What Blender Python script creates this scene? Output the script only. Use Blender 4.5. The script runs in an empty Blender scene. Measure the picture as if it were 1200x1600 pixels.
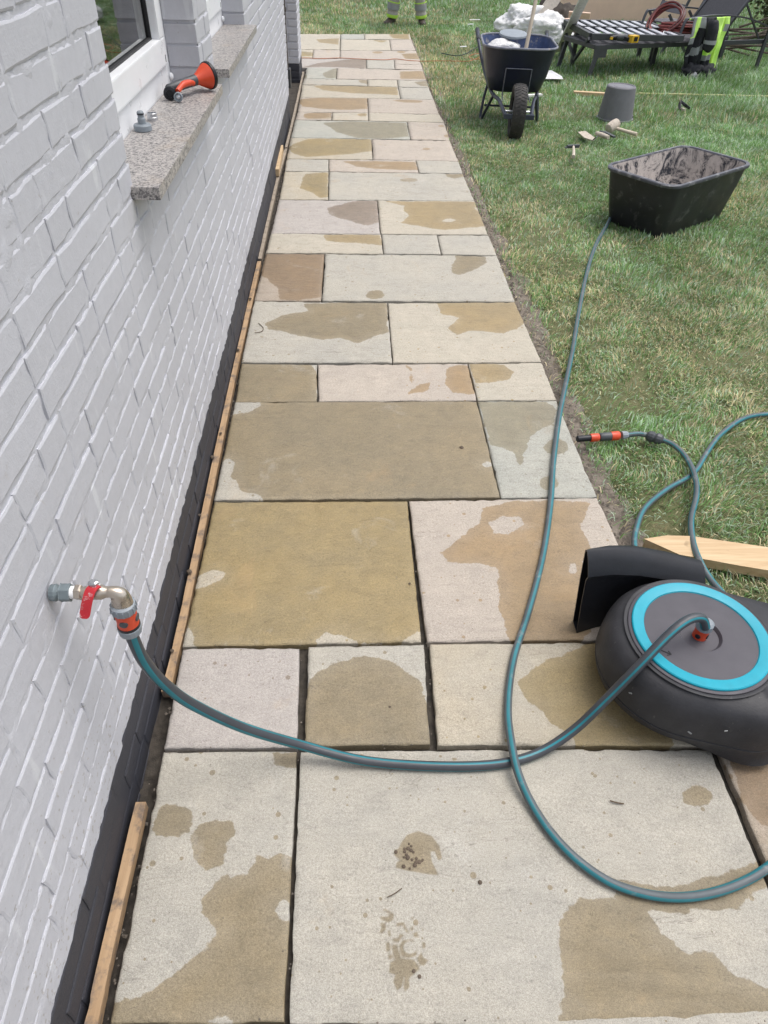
import bpy, bmesh, math, random
import numpy as np
from mathutils import Vector, Matrix, noise
random.seed(7); rs = np.random.RandomState(11)
S = bpy.context.scene; COL = S.collection
# ------------------------------------------------------------------ camera
CAMH = 1.55; FPX = 1085.7; TH, PS, RO = 0.73218, 0.069005, 0.037847
_s, _c = math.sin, math.cos
_f = Vector((_s(PS)*_c(TH), _c(PS)*_c(TH), -_s(TH))); _r = Vector((_c(PS), -_s(PS), 0)); _u = _r.cross(_f)
RR = _r*_c(RO)+_u*_s(RO); UU = -_r*_s(RO)+_u*_c(RO); FF = _f
cd = bpy.data.cameras.new('camera'); cam = bpy.data.objects.new('camera', cd); COL.objects.link(cam)
M3 = Matrix((RR, UU, -FF)).transposed()
cam.matrix_world = Matrix.Translation((0, 0, CAMH)) @ M3.to_4x4()
cd.sensor_width = 36; cd.sensor_fit = 'AUTO'; cd.lens = 36*FPX/1600; cd.clip_start = 0.02; cd.clip_end = 300
S.camera = cam
# ------------------------------------------------------------------ sky, sun, exposure
EL, ROT = math.radians(70), math.radians(72)
w = bpy.data.worlds.new("World"); S.world = w; w.use_nodes = True
nt = w.node_tree; bg = nt.nodes['Background']
sky = nt.nodes.new('ShaderNodeTexSky'); sky.sky_type = 'NISHITA'; sky.sun_disc = False
sky.sun_elevation = EL; sky.sun_rotation = ROT; sky.air_density = 1.2; sky.dust_density = 4.0
hs = nt.nodes.new('ShaderNodeHueSaturation'); hs.inputs['Saturation'].default_value = 0.42
nt.links.new(sky.outputs[0], hs.inputs['Color']); nt.links.new(hs.outputs[0], bg.inputs[0]); bg.inputs[1].default_value = 0.15
sl = bpy.data.lights.new('sun', 'SUN'); sl.energy = 1.05; sl.angle = math.radians(38); sl.color = (1, 0.97, 0.93)
so = bpy.data.objects.new('sun', sl); COL.objects.link(so)
sd = Vector((math.sin(ROT)*math.cos(EL), math.cos(ROT)*math.cos(EL), math.sin(EL)))
so.rotation_euler = sd.to_track_quat('Z', 'Y').to_euler()
S.view_settings.view_transform = 'Standard'; S.view_settings.look = 'None'; S.view_settings.gamma = 1
S.view_settings.use_curve_mapping = False; S.view_settings.exposure = 0.60

# ------------------------------------------------------------------ ray helpers (photo ray -> plane in the place)
def ray(u, v): return RR*((u-600)/FPX) - UU*((v-800)/FPX) + FF
def at(u, v, z=0.0):
    d = ray(u, v); t = (z-CAMH)/d.z; return Vector((d.x*t, d.y*t, z))
def aty(u, v, y):
    d = ray(u, v); t = y/d.y; return Vector((d.x*t, y, CAMH+d.z*t))
def proj(p):
    d = Vector(p)-Vector((0, 0, CAMH)); k = d.dot(FF)
    return (600+FPX*d.dot(RR)/k, 800-FPX*d.dot(UU)/k) if k > 0.05 else None
# ------------------------------------------------------------------ materials
MATS = {}
class NT:
    def __init__(s, m): s.t = m.node_tree; s.n = s.t.nodes; s.l = s.t.links
    def add(s, ty, ins=None, **kw):
        n = s.n.new(ty)
        for k, v in kw.items(): setattr(n, k, v)
        for k, v in (ins or {}).items():
            if isinstance(v, bpy.types.NodeSocket): s.l.new(v, n.inputs[k])
            else: n.inputs[k].default_value = v
        return n
    def noise(s, sc, det=4, rough=0.55, vec=None, dist=0):
        n = s.add('ShaderNodeTexNoise', {'Scale': sc, 'Detail': det, 'Roughness': rough, 'Distortion': dist})
        s.l.new(vec or s.co, n.inputs['Vector']); return n.outputs['Fac']
    def ramp(s, f, stops):
        r = s.add('ShaderNodeValToRGB', {'Fac': f}); e = r.color_ramp.elements
        while len(e) < len(stops): e.new(0.5)
        for i, (p, c) in enumerate(stops):
            e[i].position = p; e[i].color = (*c, 1) if isinstance(c, tuple) else (c, c, c, 1)
        return r.outputs['Color']
    def mix(s, f, a, b, bt='MIX'):
        m = s.add('ShaderNodeMix', data_type='RGBA', blend_type=bt)
        for k, v in ((0, f), (6, a), (7, b)):
            if isinstance(v, bpy.types.NodeSocket): s.l.new(v, m.inputs[k])
            else: m.inputs[k].default_value = (*v, 1) if isinstance(v, tuple) else v
        return m.outputs[2]
    def math(s, op, a, b=0.0, c=None):
        m = s.add('ShaderNodeMath', operation=op)
        for k, v in enumerate((a, b) if c is None else (a, b, c)):
            if isinstance(v, bpy.types.NodeSocket): s.l.new(v, m.inputs[k])
            else: m.inputs[k].default_value = v
        return m.outputs[0]
    def bump(s, h, st=0.3, d=0.01):
        b = s.add('ShaderNodeBump', {'Strength': st, 'Distance': d, 'Height': h}); s.l.new(b.outputs[0], s.b.inputs['Normal'])
def newmat(name, rough=0.6, metal=0, spec=0.5, world=False):
    m = bpy.data.materials.new(name); m.use_nodes = True; t = NT(m); t.b = m.node_tree.nodes['Principled BSDF']
    t.b.inputs['Roughness'].default_value = rough; t.b.inputs['Metallic'].default_value = metal
    t.b.inputs['Specular IOR Level'].default_value = spec
    if world: t.co = t.add('ShaderNodeNewGeometry').outputs['Position']
    else: t.co = t.add('ShaderNodeTexCoord').outputs['Object']
    MATS[name] = m; return m, t
def simple(name, col, rough=0.6, metal=0, var=0.15, sc=30, bump=0.15, spec=0.5, dirt=None, dsc=9, dth=0.6):
    """plain material with mottled tone, fine relief and optional dusty or dirty patches"""
    m, t = newmat(name, rough, metal, spec)
    n = t.noise(sc, 5); a = tuple(c*(1-var) for c in col); b = tuple(min(1, c*(1+var)) for c in col)
    c = t.ramp(n, [(0.3, a), (0.7, b)])
    if dirt:
        f = t.ramp(t.noise(dsc, 6, 0.7), [(dth, 0.0), (dth+0.12, 1.0)]); c = t.mix(f, c, dirt)
    t.l.new(c, t.b.inputs['Base Color'])
    r = t.ramp(t.noise(sc*0.6, 3), [(0.3, max(0, rough-0.1)), (0.7, min(1, rough+0.1))]); t.l.new(r, t.b.inputs['Roughness'])
    if bump: t.bump(t.noise(sc*6, 4), bump, 0.002)
    return m

def slab_mat(name, dry, dry2, wet, wet2):
    m, t = newmat(name, 0.85, world=True)
    big = t.noise(3.1, 5, 0.6); mid = t.noise(17, 6, 0.65, dist=0.4); fine = t.noise(170, 5, 0.75); grit = t.noise(520, 2, 0.6)
    cd_ = t.mix(t.ramp(big, [(0.35, 0.0), (0.65, 1.0)]), dry, dry2)
    cd_ = t.mix(0.9, cd_, t.ramp(mid, [(0.32, 0.92), (0.5, 1.0), (0.68, 1.05)]), 'MULTIPLY')
    cw = t.mix(t.ramp(big, [(0.35, 0.0), (0.62, 1.0)]), wet, wet2)
    cw = t.mix(0.9, cw, t.ramp(mid, [(0.32, (.88, .87, .84)), (0.5, (1.0, .99, .96)), (0.68, (1.10, 1.08, 1.02))]), 'MULTIPLY')
    a = t.add('ShaderNodeAttribute', attribute_name='wet').outputs['Fac']
    w1 = t.math('MULTIPLY_ADD', t.noise(11, 4, 0.6), 0.05, -0.025); w2 = t.math('MULTIPLY_ADD', t.noise(70, 3, 0.6), 0.012, -0.006)
    wob = t.add('ShaderNodeAttribute', attribute_name='wobble').outputs['Fac']
    d = t.math('ADD', t.math('MULTIPLY', t.math('ADD', w1, w2), wob), a)
    f = t.add('ShaderNodeMapRange', {'Value': d, 'From Min': 0.0012, 'From Max': -0.0016, 'To Min': 0.0, 'To Max': 1.0}).outputs[0]
    core = t.add('ShaderNodeMapRange', {'Value': d, 'From Min': 0.0, 'From Max': -0.05, 'To Min': 0.88, 'To Max': 1.0}).outputs[0]
    # drops of water: small round spots
    vo = t.add('ShaderNodeTexVoronoi', {'Scale': 31.0}, feature='F1'); t.l.new(t.co, vo.inputs['Vector'])
    sp = t.add('ShaderNodeSeparateColor', {'Color': vo.outputs['Color']})
    rad = t.math('MULTIPLY', t.math('POWER', sp.outputs[0], 4.0), 0.15)
    drop = t.math('LESS_THAN', t.math('ADD', vo.outputs['Distance'], t.math('MULTIPLY', t.noise(90, 2), 0.05)), t.math('ADD', rad, 0.088))
    drop = t.math('MULTIPLY', drop, 0.85)
    f = t.math('MAXIMUM', t.math('MULTIPLY', f, core), drop)
    c = t.mix(f, cd_, cw)
    mp = t.add('ShaderNodeMapping', {'Vector': t.co, 'Scale': (1.0, 3.2, 1.0), 'Rotation': (0, 0, 0.35)}).outputs[0]
    riv = t.noise(7, 8, 0.72, vec=mp, dist=1.6); lump = t.noise(55, 4, 0.6)
    c = t.mix(0.75, c, t.ramp(riv, [(0.33, 0.84), (0.46, 1.0), (0.54, 0.98), (0.68, 1.12)]), 'MULTIPLY')
    crk = t.ramp(t.math('ABSOLUTE', t.math('SUBTRACT', t.noise(2.6, 4, 0.6, vec=mp, dist=2.2), 0.5)), [(0.0, 1.0), (0.006, 0.0)])
    crk = t.math('MULTIPLY', crk, t.ramp(t.noise(1.7, 2), [(0.5, 0.0), (0.6, 0.55)])); c = t.mix(crk, c, (0.10, 0.08, 0.06))
    pale = t.ramp(t.noise(5, 6, 0.7, dist=0.8), [(0.60, 0.0), (0.70, 1.0)]); c = t.mix(t.math('MULTIPLY', pale, 0.22), c, (0.56, 0.54, 0.50))
    c = t.mix(0.8, c, t.ramp(fine, [(0.34, 0.66), (0.44, 0.95), (0.55, 1.0), (0.66, 1.22)]), 'MULTIPLY')
    c = t.mix(0.6, c, t.ramp(grit, [(0.38, 0.7), (0.62, 1.25)]), 'MULTIPLY')
    # mineral flecks and faint veins
    fl = t.ramp(t.noise(60, 2, 0.5), [(0.70, 0.0), (0.75, 1.0)]); c = t.mix(t.math('MULTIPLY', fl, 0.35), c, (0.16, 0.13, 0.10))
    rust = t.ramp(t.noise(2.2, 5, 0.7, dist=1.2), [(0.60, 0.0), (0.72, 1.0)]); c = t.mix(t.math('MULTIPLY', rust, 0.22), c, (0.46, 0.30, 0.14))
    t.l.new(c, t.b.inputs['Base Color'])
    t.l.new(t.add('ShaderNodeMapRange', {'Value': f, 'To Min': 0.88, 'To Max': 0.5}).outputs[0], t.b.inputs['Roughness'])
    h = t.math('ADD', t.math('MULTIPLY', t.math('ADD', riv, t.math('MULTIPLY', lump, 0.5)), 2.2), t.math('ADD', t.math('MULTIPLY', fine, 0.7), t.math('MULTIPLY', grit, 0.3)))
    t.bump(h, 0.8, 0.0026)
    return m
SL = [slab_mat('sandstone_grey', (.385, .365, .320), (.425, .395, .335), (.255, .205, .128), (.225, .186, .122)),
      slab_mat('sandstone_cream', (.43, .395, .325), (.46, .415, .34), (.32, .24, .125), (.285, .22, .122)),
      slab_mat('sandstone_pink', (.415, .365, .315), (.45, .395, .335), (.32, .225, .125), (.28, .205, .122)),
      slab_mat('sandstone_green', (.365, .365, .325), (.405, .395, .345), (.255, .228, .16), (.23, .206, .148)),
      slab_mat('sandstone_yellow', (.44, .385, .295), (.415, .38, .315), (.30, .228, .11), (.262, .207, .112)),
      slab_mat('sandstone_brown', (.34, .28, .215), (.385, .33, .275), (.25, .175, .105), (.215, .155, .10)),
      slab_mat('sandstone_lilac', (.40, .365, .335), (.42, .385, .355), (.215, .17, .13), (.25, .20, .16))]

def paint_mat(name, col, streak=True, rel=1.0):
    m, t = newmat(name, 0.62, world=True)
    c = t.ramp(t.noise(2.3, 5, 0.6), [(0.3, tuple(x*0.93 for x in col)), (0.7, col)])
    c = t.mix(0.6, c, t.ramp(t.noise(55, 5, 0.7), [(0.3, 0.92), (0.7, 1.04)]), 'MULTIPLY')
    if streak:
        dirt = t.ramp(t.noise(7, 7, 0.75, dist=0.6), [(0.64, 0.0), (0.74, 1.0)])
        c = t.mix(t.math('MULTIPLY', dirt, 0.45), c, (0.36, 0.32, 0.27))
        zz = t.add('ShaderNodeSeparateXYZ', {0: t.co}).outputs[2]
        low = t.add('ShaderNodeMapRange', {'Value': zz, 'From Min': 0.62, 'From Max': 0.12, 'To Min': 0.0, 'To Max': 0.10}).outputs[0]
        spl = t.ramp(t.math('ADD', t.noise(85, 4, 0.6), low), [(0.68, 0.0), (0.71, 1.0)]); c = t.mix(t.math('MULTIPLY', spl, 0.5), c, (0.27, 0.235, 0.19))
        mp = t.add('ShaderNodeMapping', {'Vector': t.co, 'Scale': (1, 1, 0.22)}).outputs[0]
        drip = t.ramp(t.noise(26, 3, 0.5, vec=mp), [(0.64, 0.0), (0.72, 1.0)])
        c = t.mix(t.math('MULTIPLY', drip, 0.3), c, (0.74, 0.76, 0.77))
    t.l.new(c, t.b.inputs['Base Color'])
    h = t.math('ADD', t.noise(24, 6, 0.7), t.math('MULTIPLY', t.noise(260, 4, 0.6), 0.45))
    t.bump(h, 0.45, 0.003*rel); return m
WHITE = paint_mat('white_masonry_paint', (.515, .52, .56)); MORT = paint_mat('painted_mortar', (.515, .52, .56), rel=1.6)
BLACK = paint_mat('black_plinth_paint', (.038, .039, .049), streak=False, rel=1.6)
PVC = simple('white_window_plastic', (.84, .85, .87), 0.35, var=0.01, bump=0)
GASKET = simple('black_rubber', (.02, .02, .022), 0.6, var=0.2)
def glass_mat():
    m, t = newmat('window_glass', 0.02)
    t.b.inputs['Base Color'].default_value = (0.35, 0.38, 0.37, 1); t.b.inputs['Transmission Weight'].default_value = 1.0
    t.b.inputs['Specular IOR Level'].default_value = 1.0; t.b.inputs['IOR'].default_value = 1.9; return m
GLASS = glass_mat()
def granite():
    m, t = newmat('speckled_granite', 0.45)
    c = t.ramp(t.noise(130, 3, 0.75), [(0.30, (.04, .04, .045)), (0.42, (.16, .15, .15)), (0.52, (.38, .36, .345)), (0.66, (.50, .46, .43)), (0.8, (.27, .22, .19))])
    c = t.mix(t.ramp(t.noise(9, 5), [(0.55, 0.0), (0.75, 0.5)]), c, (.44, .36, .28))
    c = t.mix(0.5, c, t.ramp(t.noise(300, 2), [(0.35, 0.55), (0.6, 1.2)]), 'MULTIPLY')
    t.l.new(c, t.b.inputs['Base Color']); t.bump(t.noise(150, 3), 0.15, 0.001); return m
GRANITE = granite()
def wood(name, a, b, knots=True, rough=0.75, sx=(1, 1, 1), dirt=None):
    m, t = newmat(name, rough)
    mp = t.add('ShaderNodeMapping', {'Vector': t.co, 'Scale': sx}).outputs[0]
    c = t.ramp(t.noise(34, 6, 0.6, vec=mp, dist=0.8), [(0.3, a), (0.7, b)])
    if knots: c = t.mix(t.math('MULTIPLY', t.ramp(t.noise(11, 2), [(0.70, 0.0), (0.76, 1.0)]), 0.6), c, tuple(x*0.35 for x in a))
    if dirt: c = t.mix(t.ramp(t.noise(16, 6, 0.7), [(0.5, 0.0), (0.62, 0.85)]), c, dirt)
    t.l.new(c, t.b.inputs['Base Color']); t.bump(t.noise(60, 5, vec=mp), 0.3, 0.002); return m
WOODX = wood('pine_board', (.46, .31, .17), (.62, .47, .29), sx=(.12, 1.6, 1.6))
WOODY = wood('pine_batten', (.30, .19, .10), (.47, .32, .19), sx=(1.5, .1, 1.5), dirt=(.14, .11, .09))
POLE = wood('ash_handle', (.50, .42, .32), (.62, .54, .44), knots=False, sx=(2, 2, .1))
WBOARD = simple('white_painted_board', (.66, .65, .62), 0.6, dirt=(.45, .43, .40), dth=0.6)
BBOARD = simple('beige_board', (.52, .47, .41), 0.7, dirt=(.35, .30, .26))
def soil_mat():
    m, t = newmat('damp_soil', 0.95, world=True)
    c = t.ramp(t.noise(24, 7, 0.7), [(0.3, (.10, .084, .068)), (0.5, (.20, .168, .138)), (0.72, (.30, .26, .215))])
    t.l.new(c, t.b.inputs['Base Color']); t.bump(t.noise(60, 6, 0.7), 0.9, 0.012); return m
SOIL = soil_mat()
def turf_mat():
    m, t = newmat('turf_ground', 0.95, world=True)
    c = t.ramp(t.noise(9, 7, 0.75), [(0.3, (.075, .085, .035)), (0.5, (.12, .13, .055)), (0.7, (.19, .17, .09))])
    t.l.new(c, t.b.inputs['Base Color']); t.bump(t.noise(40, 6, 0.7), 0.9, 0.02); return m
TURF = turf_mat()
def blade_mat():
    m, t = newmat('grass_blade', 0.5, spec=0.3)
    a = t.add('ShaderNodeAttribute', attribute_name='tint').outputs['Color']
    t.l.new(a, t.b.inputs['Base Color'])
    tr = t.add('ShaderNodeBsdfTranslucent', {'Color': a}); mx = t.add('ShaderNodeMixShader', {'Fac': 0.25})
    t.l.new(t.b.outputs[0], mx.inputs[1]); t.l.new(tr.outputs[0], mx.inputs[2])
    t.l.new(mx.outputs[0], t.n['Material Output'].inputs[0]); return m
BLADE = blade_mat()
HGREY = simple('hose_grey_rubber', (.048, .053, .062), 0.42, var=0.12, sc=14, dirt=(.10, .11, .11), dsc=22, dth=0.64)
HTEAL = simple('hose_teal_stripe', (.008, .165, .205), 0.4, var=0.15, sc=14, dirt=(.06, .17, .19), dsc=22, dth=0.66)
HGREY2 = simple('dusty_hose_grey', (.085, .102, .112), 0.55, var=0.15, sc=14, dirt=(.18, .19, .19), dsc=22, dth=0.57)
HTEAL2 = simple('dusty_hose_teal', (.018, .155, .185), 0.5, var=0.15, sc=14, dirt=(.15, .21, .215), dsc=22, dth=0.57)
REELG = simple('anthracite_plastic', (.032, .032, .036), 0.55, spec=.35, var=0.18, sc=24, bump=0.3, dirt=(.14, .135, .13), dsc=75, dth=0.64)
REELT = simple('anthracite_disc_plastic', (.070, .066, .078), 0.5, spec=.35, var=0.05, bump=0.1, dirt=(.15, .15, .15), dsc=50, dth=0.72)
REELD = simple('black_plastic', (.014, .015, .019), 0.45, spec=.35, var=0.15, dirt=(.15, .15, .15), dsc=70, dth=0.72)
TEALP = simple('turquoise_plastic', (.0, .30, .40), 0.45, var=0.06, bump=0.08)
ORANGE = simple('orange_plastic', (.62, .065, .022), 0.4, var=0.06, bump=0.05)
CGREY = simple('grey_connector_plastic', (.23, .26, .29), 0.45, var=0.1, bump=0.05)
CDARK = simple('dark_grey_plastic', (.06, .065, .072), 0.45, var=0.1, bump=0.05)
BRASS = simple('nickel_brass', (.50, .44, .37), 0.3, 0.9, var=0.1, bump=0.08)
STEEL = simple('brushed_steel', (.50, .51, .53), 0.35, 0.9, var=0.1, bump=0.1, dirt=(.25, .2, .16))
PATINA = simple('patinated_fitting', (.17, .205, .22), 0.6, 0.3, var=0.2, dirt=(.45, .48, .5))
PTFE = simple('white_thread_tape', (.8, .8, .8), 0.6, var=0.03)
REDP = simple('worn_red_coating', (.48, .02, .03), 0.4, var=0.1, dirt=(.62, .60, .60), dsc=45, dth=0.55)
TUBB = simple('mortar_tub_plastic', (.020, .020, .025), 0.42, var=0.25, sc=10, dirt=(.09, .088, .09), dsc=15, dth=0.56)
def tub_inner():
    m, t = newmat('cement_smeared_plastic', 0.8)
    f = t.ramp(t.noise(7, 7, 0.75, dist=0.8), [(0.40, 0.0), (0.50, 1.0)])
    c = t.mix(f, (.028, .03, .04), (.50, .45, .415)); c = t.mix(0.5, c, t.ramp(t.noise(50, 5), [(0.3, 0.7), (0.7, 1.15)]), 'MULTIPLY')
    t.l.new(c, t.b.inputs['Base Color']); t.bump(t.noise(60, 4), 0.4, 0.004); return m
TUBI = tub_inner()
TUBR = simple('tub_rim_plastic', (.075, .078, .095), 0.5, var=0.2, dirt=(.22, .22, .23), dsc=16, dth=0.52)
BARB = simple('navy_tray_paint', (.012, .015, .032), 0.38, var=0.3, sc=6, dirt=(.06, .06, .075), dsc=7, dth=0.62)
BARI = simple('blue_tray_inside', (.035, .06, .15), 0.5, var=0.25, dirt=(.28, .27, .27), dsc=12, dth=0.55)
BARR = simple('scuffed_rim', (.17, .18, .22), 0.5, 0.3, var=0.25, dirt=(.35, .30, .27), dsc=20, dth=0.55)
BARF = simple('navy_frame_paint', (.04, .047, .07), 0.45, 0.2, var=0.2, dirt=(.15, .14, .14), dsc=30)
TYRE = simple('tyre_rubber', (.040, .038, .037), 0.8, var=0.2, sc=50, dirt=(.10, .09, .08), dsc=25, dth=0.55)
BUCK = simple('grey_bucket_plastic', (.165, .163, .18), 0.6, var=0.08, sc=20, dirt=(.19, .18, .17), dsc=14, dth=0.6)
CEMW = simple('cement_crusted_tool', (.50, .44, .37), 0.85, var=0.15, sc=60, dirt=(.36, .30, .24), dsc=40, dth=0.55, bump=0.5)
LALU = simple('grey_aluminium_frame', (.062, .064, .072), 0.45, 0.2, var=0.08)
LFAB = simple('charcoal_textilene', (.050, .050, .058), 0.7, var=0.1, sc=120, bump=0.4)
LSLAT = simple('light_slat', (.42, .43, .47), 0.5, var=0.06, dirt=(.42, .42, .45))
REDH = simple('red_rubber_hose', (.17, .032, .028), 0.45, var=0.2)
REDH2 = simple('black_hose_stripe', (.035, .02, .02), 0.5)
FLUO = simple('fluorescent_yellow_cloth', (.60, .93, .20), 0.8, var=0.08, sc=25, bump=0.3)
FLUO2 = simple('fluorescent_trim', (.50, .80, .10), 0.8, var=0.08, bump=0.3)
BCLOTH = simple('black_workwear_cloth', (.018, .019, .024), 0.85, var=0.3, sc=30, bump=0.4)
REFL = simple('reflective_grey_tape', (.30, .31, .32), 0.5, var=0.08)
TROU = simple('grey_beige_work_cloth', (.42, .39, .36), 0.85, var=0.15, bump=0.4)
SHOE = simple('brown_leather', (.045, .03, .024), 0.6, var=0.25)
SKIN = simple('skin', (.50, .30, .22), 0.5, var=0.05)
HAIR = simple('brown_hair', (.05, .03, .02), 0.6)
YELL = simple('yellow_tool_plastic', (.66, .40, .02), 0.45, var=0.06)
CARD = simple('tan_cardboard', (.74, .54, .42), 0.8, var=0.1, sc=3, dirt=(.78, .62, .51), dsc=2)
def film():
    m, t = newmat('white_plastic_film', 0.35)
    t.l.new(t.ramp(t.noise(8, 6), [(0.3, (.74, .73, .72)), (0.7, (.88, .88, .88))]), t.b.inputs['Base Color'])
    t.b.inputs['Transmission Weight'].default_value = 0.0; t.b.inputs['Subsurface Weight'].default_value = 0.0
    t.bump(t.noise(28, 5, 0.7, dist=1.5), 0.9, 0.02); return m
FILM = film()
CORDO = simple('orange_cord', (.42, .13, .05), 0.5); CORDG = simple('black_green_cable', (.02, .035, .025), 0.5)
BROWN = simple('dark_brown_pipe', (.050, .036, .034), 0.45, var=0.1); DBOX = simple('anthracite_box', (.03, .032, .036), 0.5)
LEAF = blade_mat(); LEAF.name = 'hedge_leaf'
BARK = simple('bark', (.09, .07, .055), 0.9, var=0.3, bump=0.6)
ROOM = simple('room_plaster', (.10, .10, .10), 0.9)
DIRT = simple('dry_mud', (.10, .075, .055), 0.95, var=0.3); TWIG = simple('dry_twig', (.10, .07, .045), 0.9)

# ------------------------------------------------------------------ geometry helpers
def mk(name, VF, mat, parent=None, origin=None, smooth=False, bevel=0, seg=2, local=False, mats=None, fm=None, sharp=None):
    V, F = VF[0], VF[1]
    o0 = Vector((0, 0, 0))
    if not local:
        if parent is not None: o0 = Vector(parent['_w']) if '_w' in parent else Vector(parent.location)
        elif origin is not None: o0 = Vector(origin)
    me = bpy.data.meshes.new(name)
    me.from_pydata([tuple(Vector(v)-o0) for v in V], [], F)
    for m in (mats or [mat]): me.materials.append(m)
    if fm is not None: me.polygons.foreach_set('material_index', fm)
    if bevel:
        bm = bmesh.new(); bm.from_mesh(me)
        es = [e for e in bm.edges if len(e.link_faces) == 2 and e.calc_face_angle(0) > 0.5]
        bmesh.ops.bevel(bm, geom=es, offset=bevel, segments=seg, profile=0.7, affect='EDGES', clamp_overlap=True)
        bm.to_mesh(me); bm.free()
    bm = bmesh.new(); bm.from_mesh(me); bmesh.ops.recalc_face_normals(bm, faces=bm.faces); bm.to_mesh(me); bm.free()
    if smooth:
        me.polygons.foreach_set('use_smooth', [True]*len(me.polygons))
        me.set_sharp_from_angle(angle=sharp or 0.7)
    ob = bpy.data.objects.new(name, me); COL.objects.link(ob)
    if parent is not None: ob.parent = parent
    if origin is not None and parent is None: ob.location = origin
    return ob
def tag(o, label=None, cat=None, group=None, kind=None):
    for k, v in (('label', label), ('category', cat), ('group', group), ('kind', kind)):
        if v: o[k] = v
    return o
def thing(name, label, cat, loc=(0, 0, 0), rotz=0, group=None):
    o = bpy.data.objects.new(name, None); COL.objects.link(o); o.empty_display_size = 0.05
    o.location = loc; o.rotation_euler = (0, 0, rotz); return tag(o, label, cat, group)
def join(*vfs):
    V, F = [], []
    for v, f in vfs:
        n = len(V); V += list(v); F += [tuple(i+n for i in q) for q in f]
    return V, F
def box(c, s, R=None):
    V = []
    for dx in (-.5, .5):
        for dy in (-.5, .5):
            for dz in (-.5, .5):
                p = Vector((dx*s[0], dy*s[1], dz*s[2])); p = (R @ p) if R else p; V.append(Vector(c)+p)
    return V, [(0, 1, 3, 2), (4, 6, 7, 5), (0, 4, 5, 1), (2, 3, 7, 6), (0, 2, 6, 4), (1, 5, 7, 3)]
def bb(x0, x1, y0, y1, z0, z1): return box(((x0+x1)/2, (y0+y1)/2, (z0+z1)/2), (abs(x1-x0), abs(y1-y0), abs(z1-z0)))
def bar(a, b, wd, th, up=(0, 0, 1)):
    a, b = Vector(a), Vector(b); d = (b-a); L = d.length; d.normalize(); u = Vector(up); s = d.cross(u)
    if s.length < 1e-4: s = d.cross(Vector((1, 0, 0)))
    s.normalize(); u = s.cross(d); R = Matrix((s, d, u)).transposed(); return box((a+b)/2, (wd, L, th), R)
def spline(P, n=8, closed=False):
    P = [Vector(p) for p in P]; out = []; N = len(P)
    for i in range(N if closed else N-1):
        g = (lambda k: P[k % N]) if closed else (lambda k: P[max(0, min(N-1, k))])
        p0, p1, p2, p3 = g(i-1), g(i), g(i+1), g(i+2)
        for k in range(n):
            t = k/n; out.append(0.5*((2*p1)+(-p0+p2)*t+(2*p0-5*p1+4*p2-p3)*t*t+(-p0+3*p1-3*p2+p3)*t**3))
    if not closed: out.append(P[-1])
    return out
def tube(P, r, n=10, cap=True, closed=False, twist=0):
    P = [Vector(p) for p in P]; N = len(P); rr = r if isinstance(r, (list, tuple)) else [r]*N
    V, F = [], []; nrm = None
    for i in range(N):
        a = P[i-1] if (i > 0 or closed) else P[i]; b = P[(i+1) % N] if (i < N-1 or closed) else P[i]
        t = (b-a).normalized()
        if nrm is None:
            nrm = t.cross(Vector((0, 0, 1)));
            if nrm.length < 0.1: nrm = t.cross(Vector((0, 1, 0)))
        nrm = (nrm-t*nrm.dot(t)).normalized(); bi = t.cross(nrm)
        for k in range(n):
            A = 2*math.pi*k/n+twist*i; V.append(P[i]+(nrm*math.cos(A)+bi*math.sin(A))*rr[i])
    for i in range(N if closed else N-1):
        j = (i+1) % N
        for k in range(n): F.append((i*n+k, i*n+(k+1) % n, j*n+(k+1) % n, j*n+k))
    if cap and not closed: F.append(tuple(range(n))); F.append(tuple((N-1)*n+k for k in range(n)))
    return V, F
def lathe(prof, n=24, c=(0, 0, 0), R=None, cap=True):
    """prof: list of (radius, height) along local z"""
    V, F = [], []; c = Vector(c)
    for r, z in prof:
        for k in range(n):
            A = 2*math.pi*k/n; p = Vector((r*math.cos(A), r*math.sin(A), z)); V.append(c+(R @ p if R else p))
    for i in range(len(prof)-1):
        for k in range(n): F.append((i*n+k, i*n+(k+1) % n, (i+1)*n+(k+1) % n, (i+1)*n+k))
    if cap: F.append(tuple(range(n))); F.append(tuple((len(prof)-1)*n+k for k in range(n)))
    return V, F
def loft(rings, cap0=True, cap1=True):
    V, F = [], []; n = len(rings[0])
    for r in rings: V += list(r)
    for i in range(len(rings)-1):
        for k in range(n): F.append((i*n+k, i*n+(k+1) % n, (i+1)*n+(k+1) % n, (i+1)*n+k))
    if cap0: F.append(tuple(range(n)))
    if cap1: F.append(tuple((len(rings)-1)*n+k for k in range(n)))
    return V, F
def axisR(d, up=(0, 0, 1)):
    z = Vector(d).normalized(); x = Vector(up).cross(z)
    if x.length < 1e-3: x = Vector((1, 0, 0))
    x.normalize(); return Matrix((x, z.cross(x), z)).transposed()
def rrect(cx, cy, hx, hy, r, z, n=6):
    out = []
    for (sx, sy, a0) in ((1, 1, 0), (-1, 1, 90), (-1, -1, 180), (1, -1, 270)):
        for k in range(n+1):
            A = math.radians(a0+90*k/n); out.append(Vector((cx+sx*(hx-r)+r*math.cos(A), cy+sy*(hy-r)+r*math.sin(A), z)))
    return out
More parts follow.
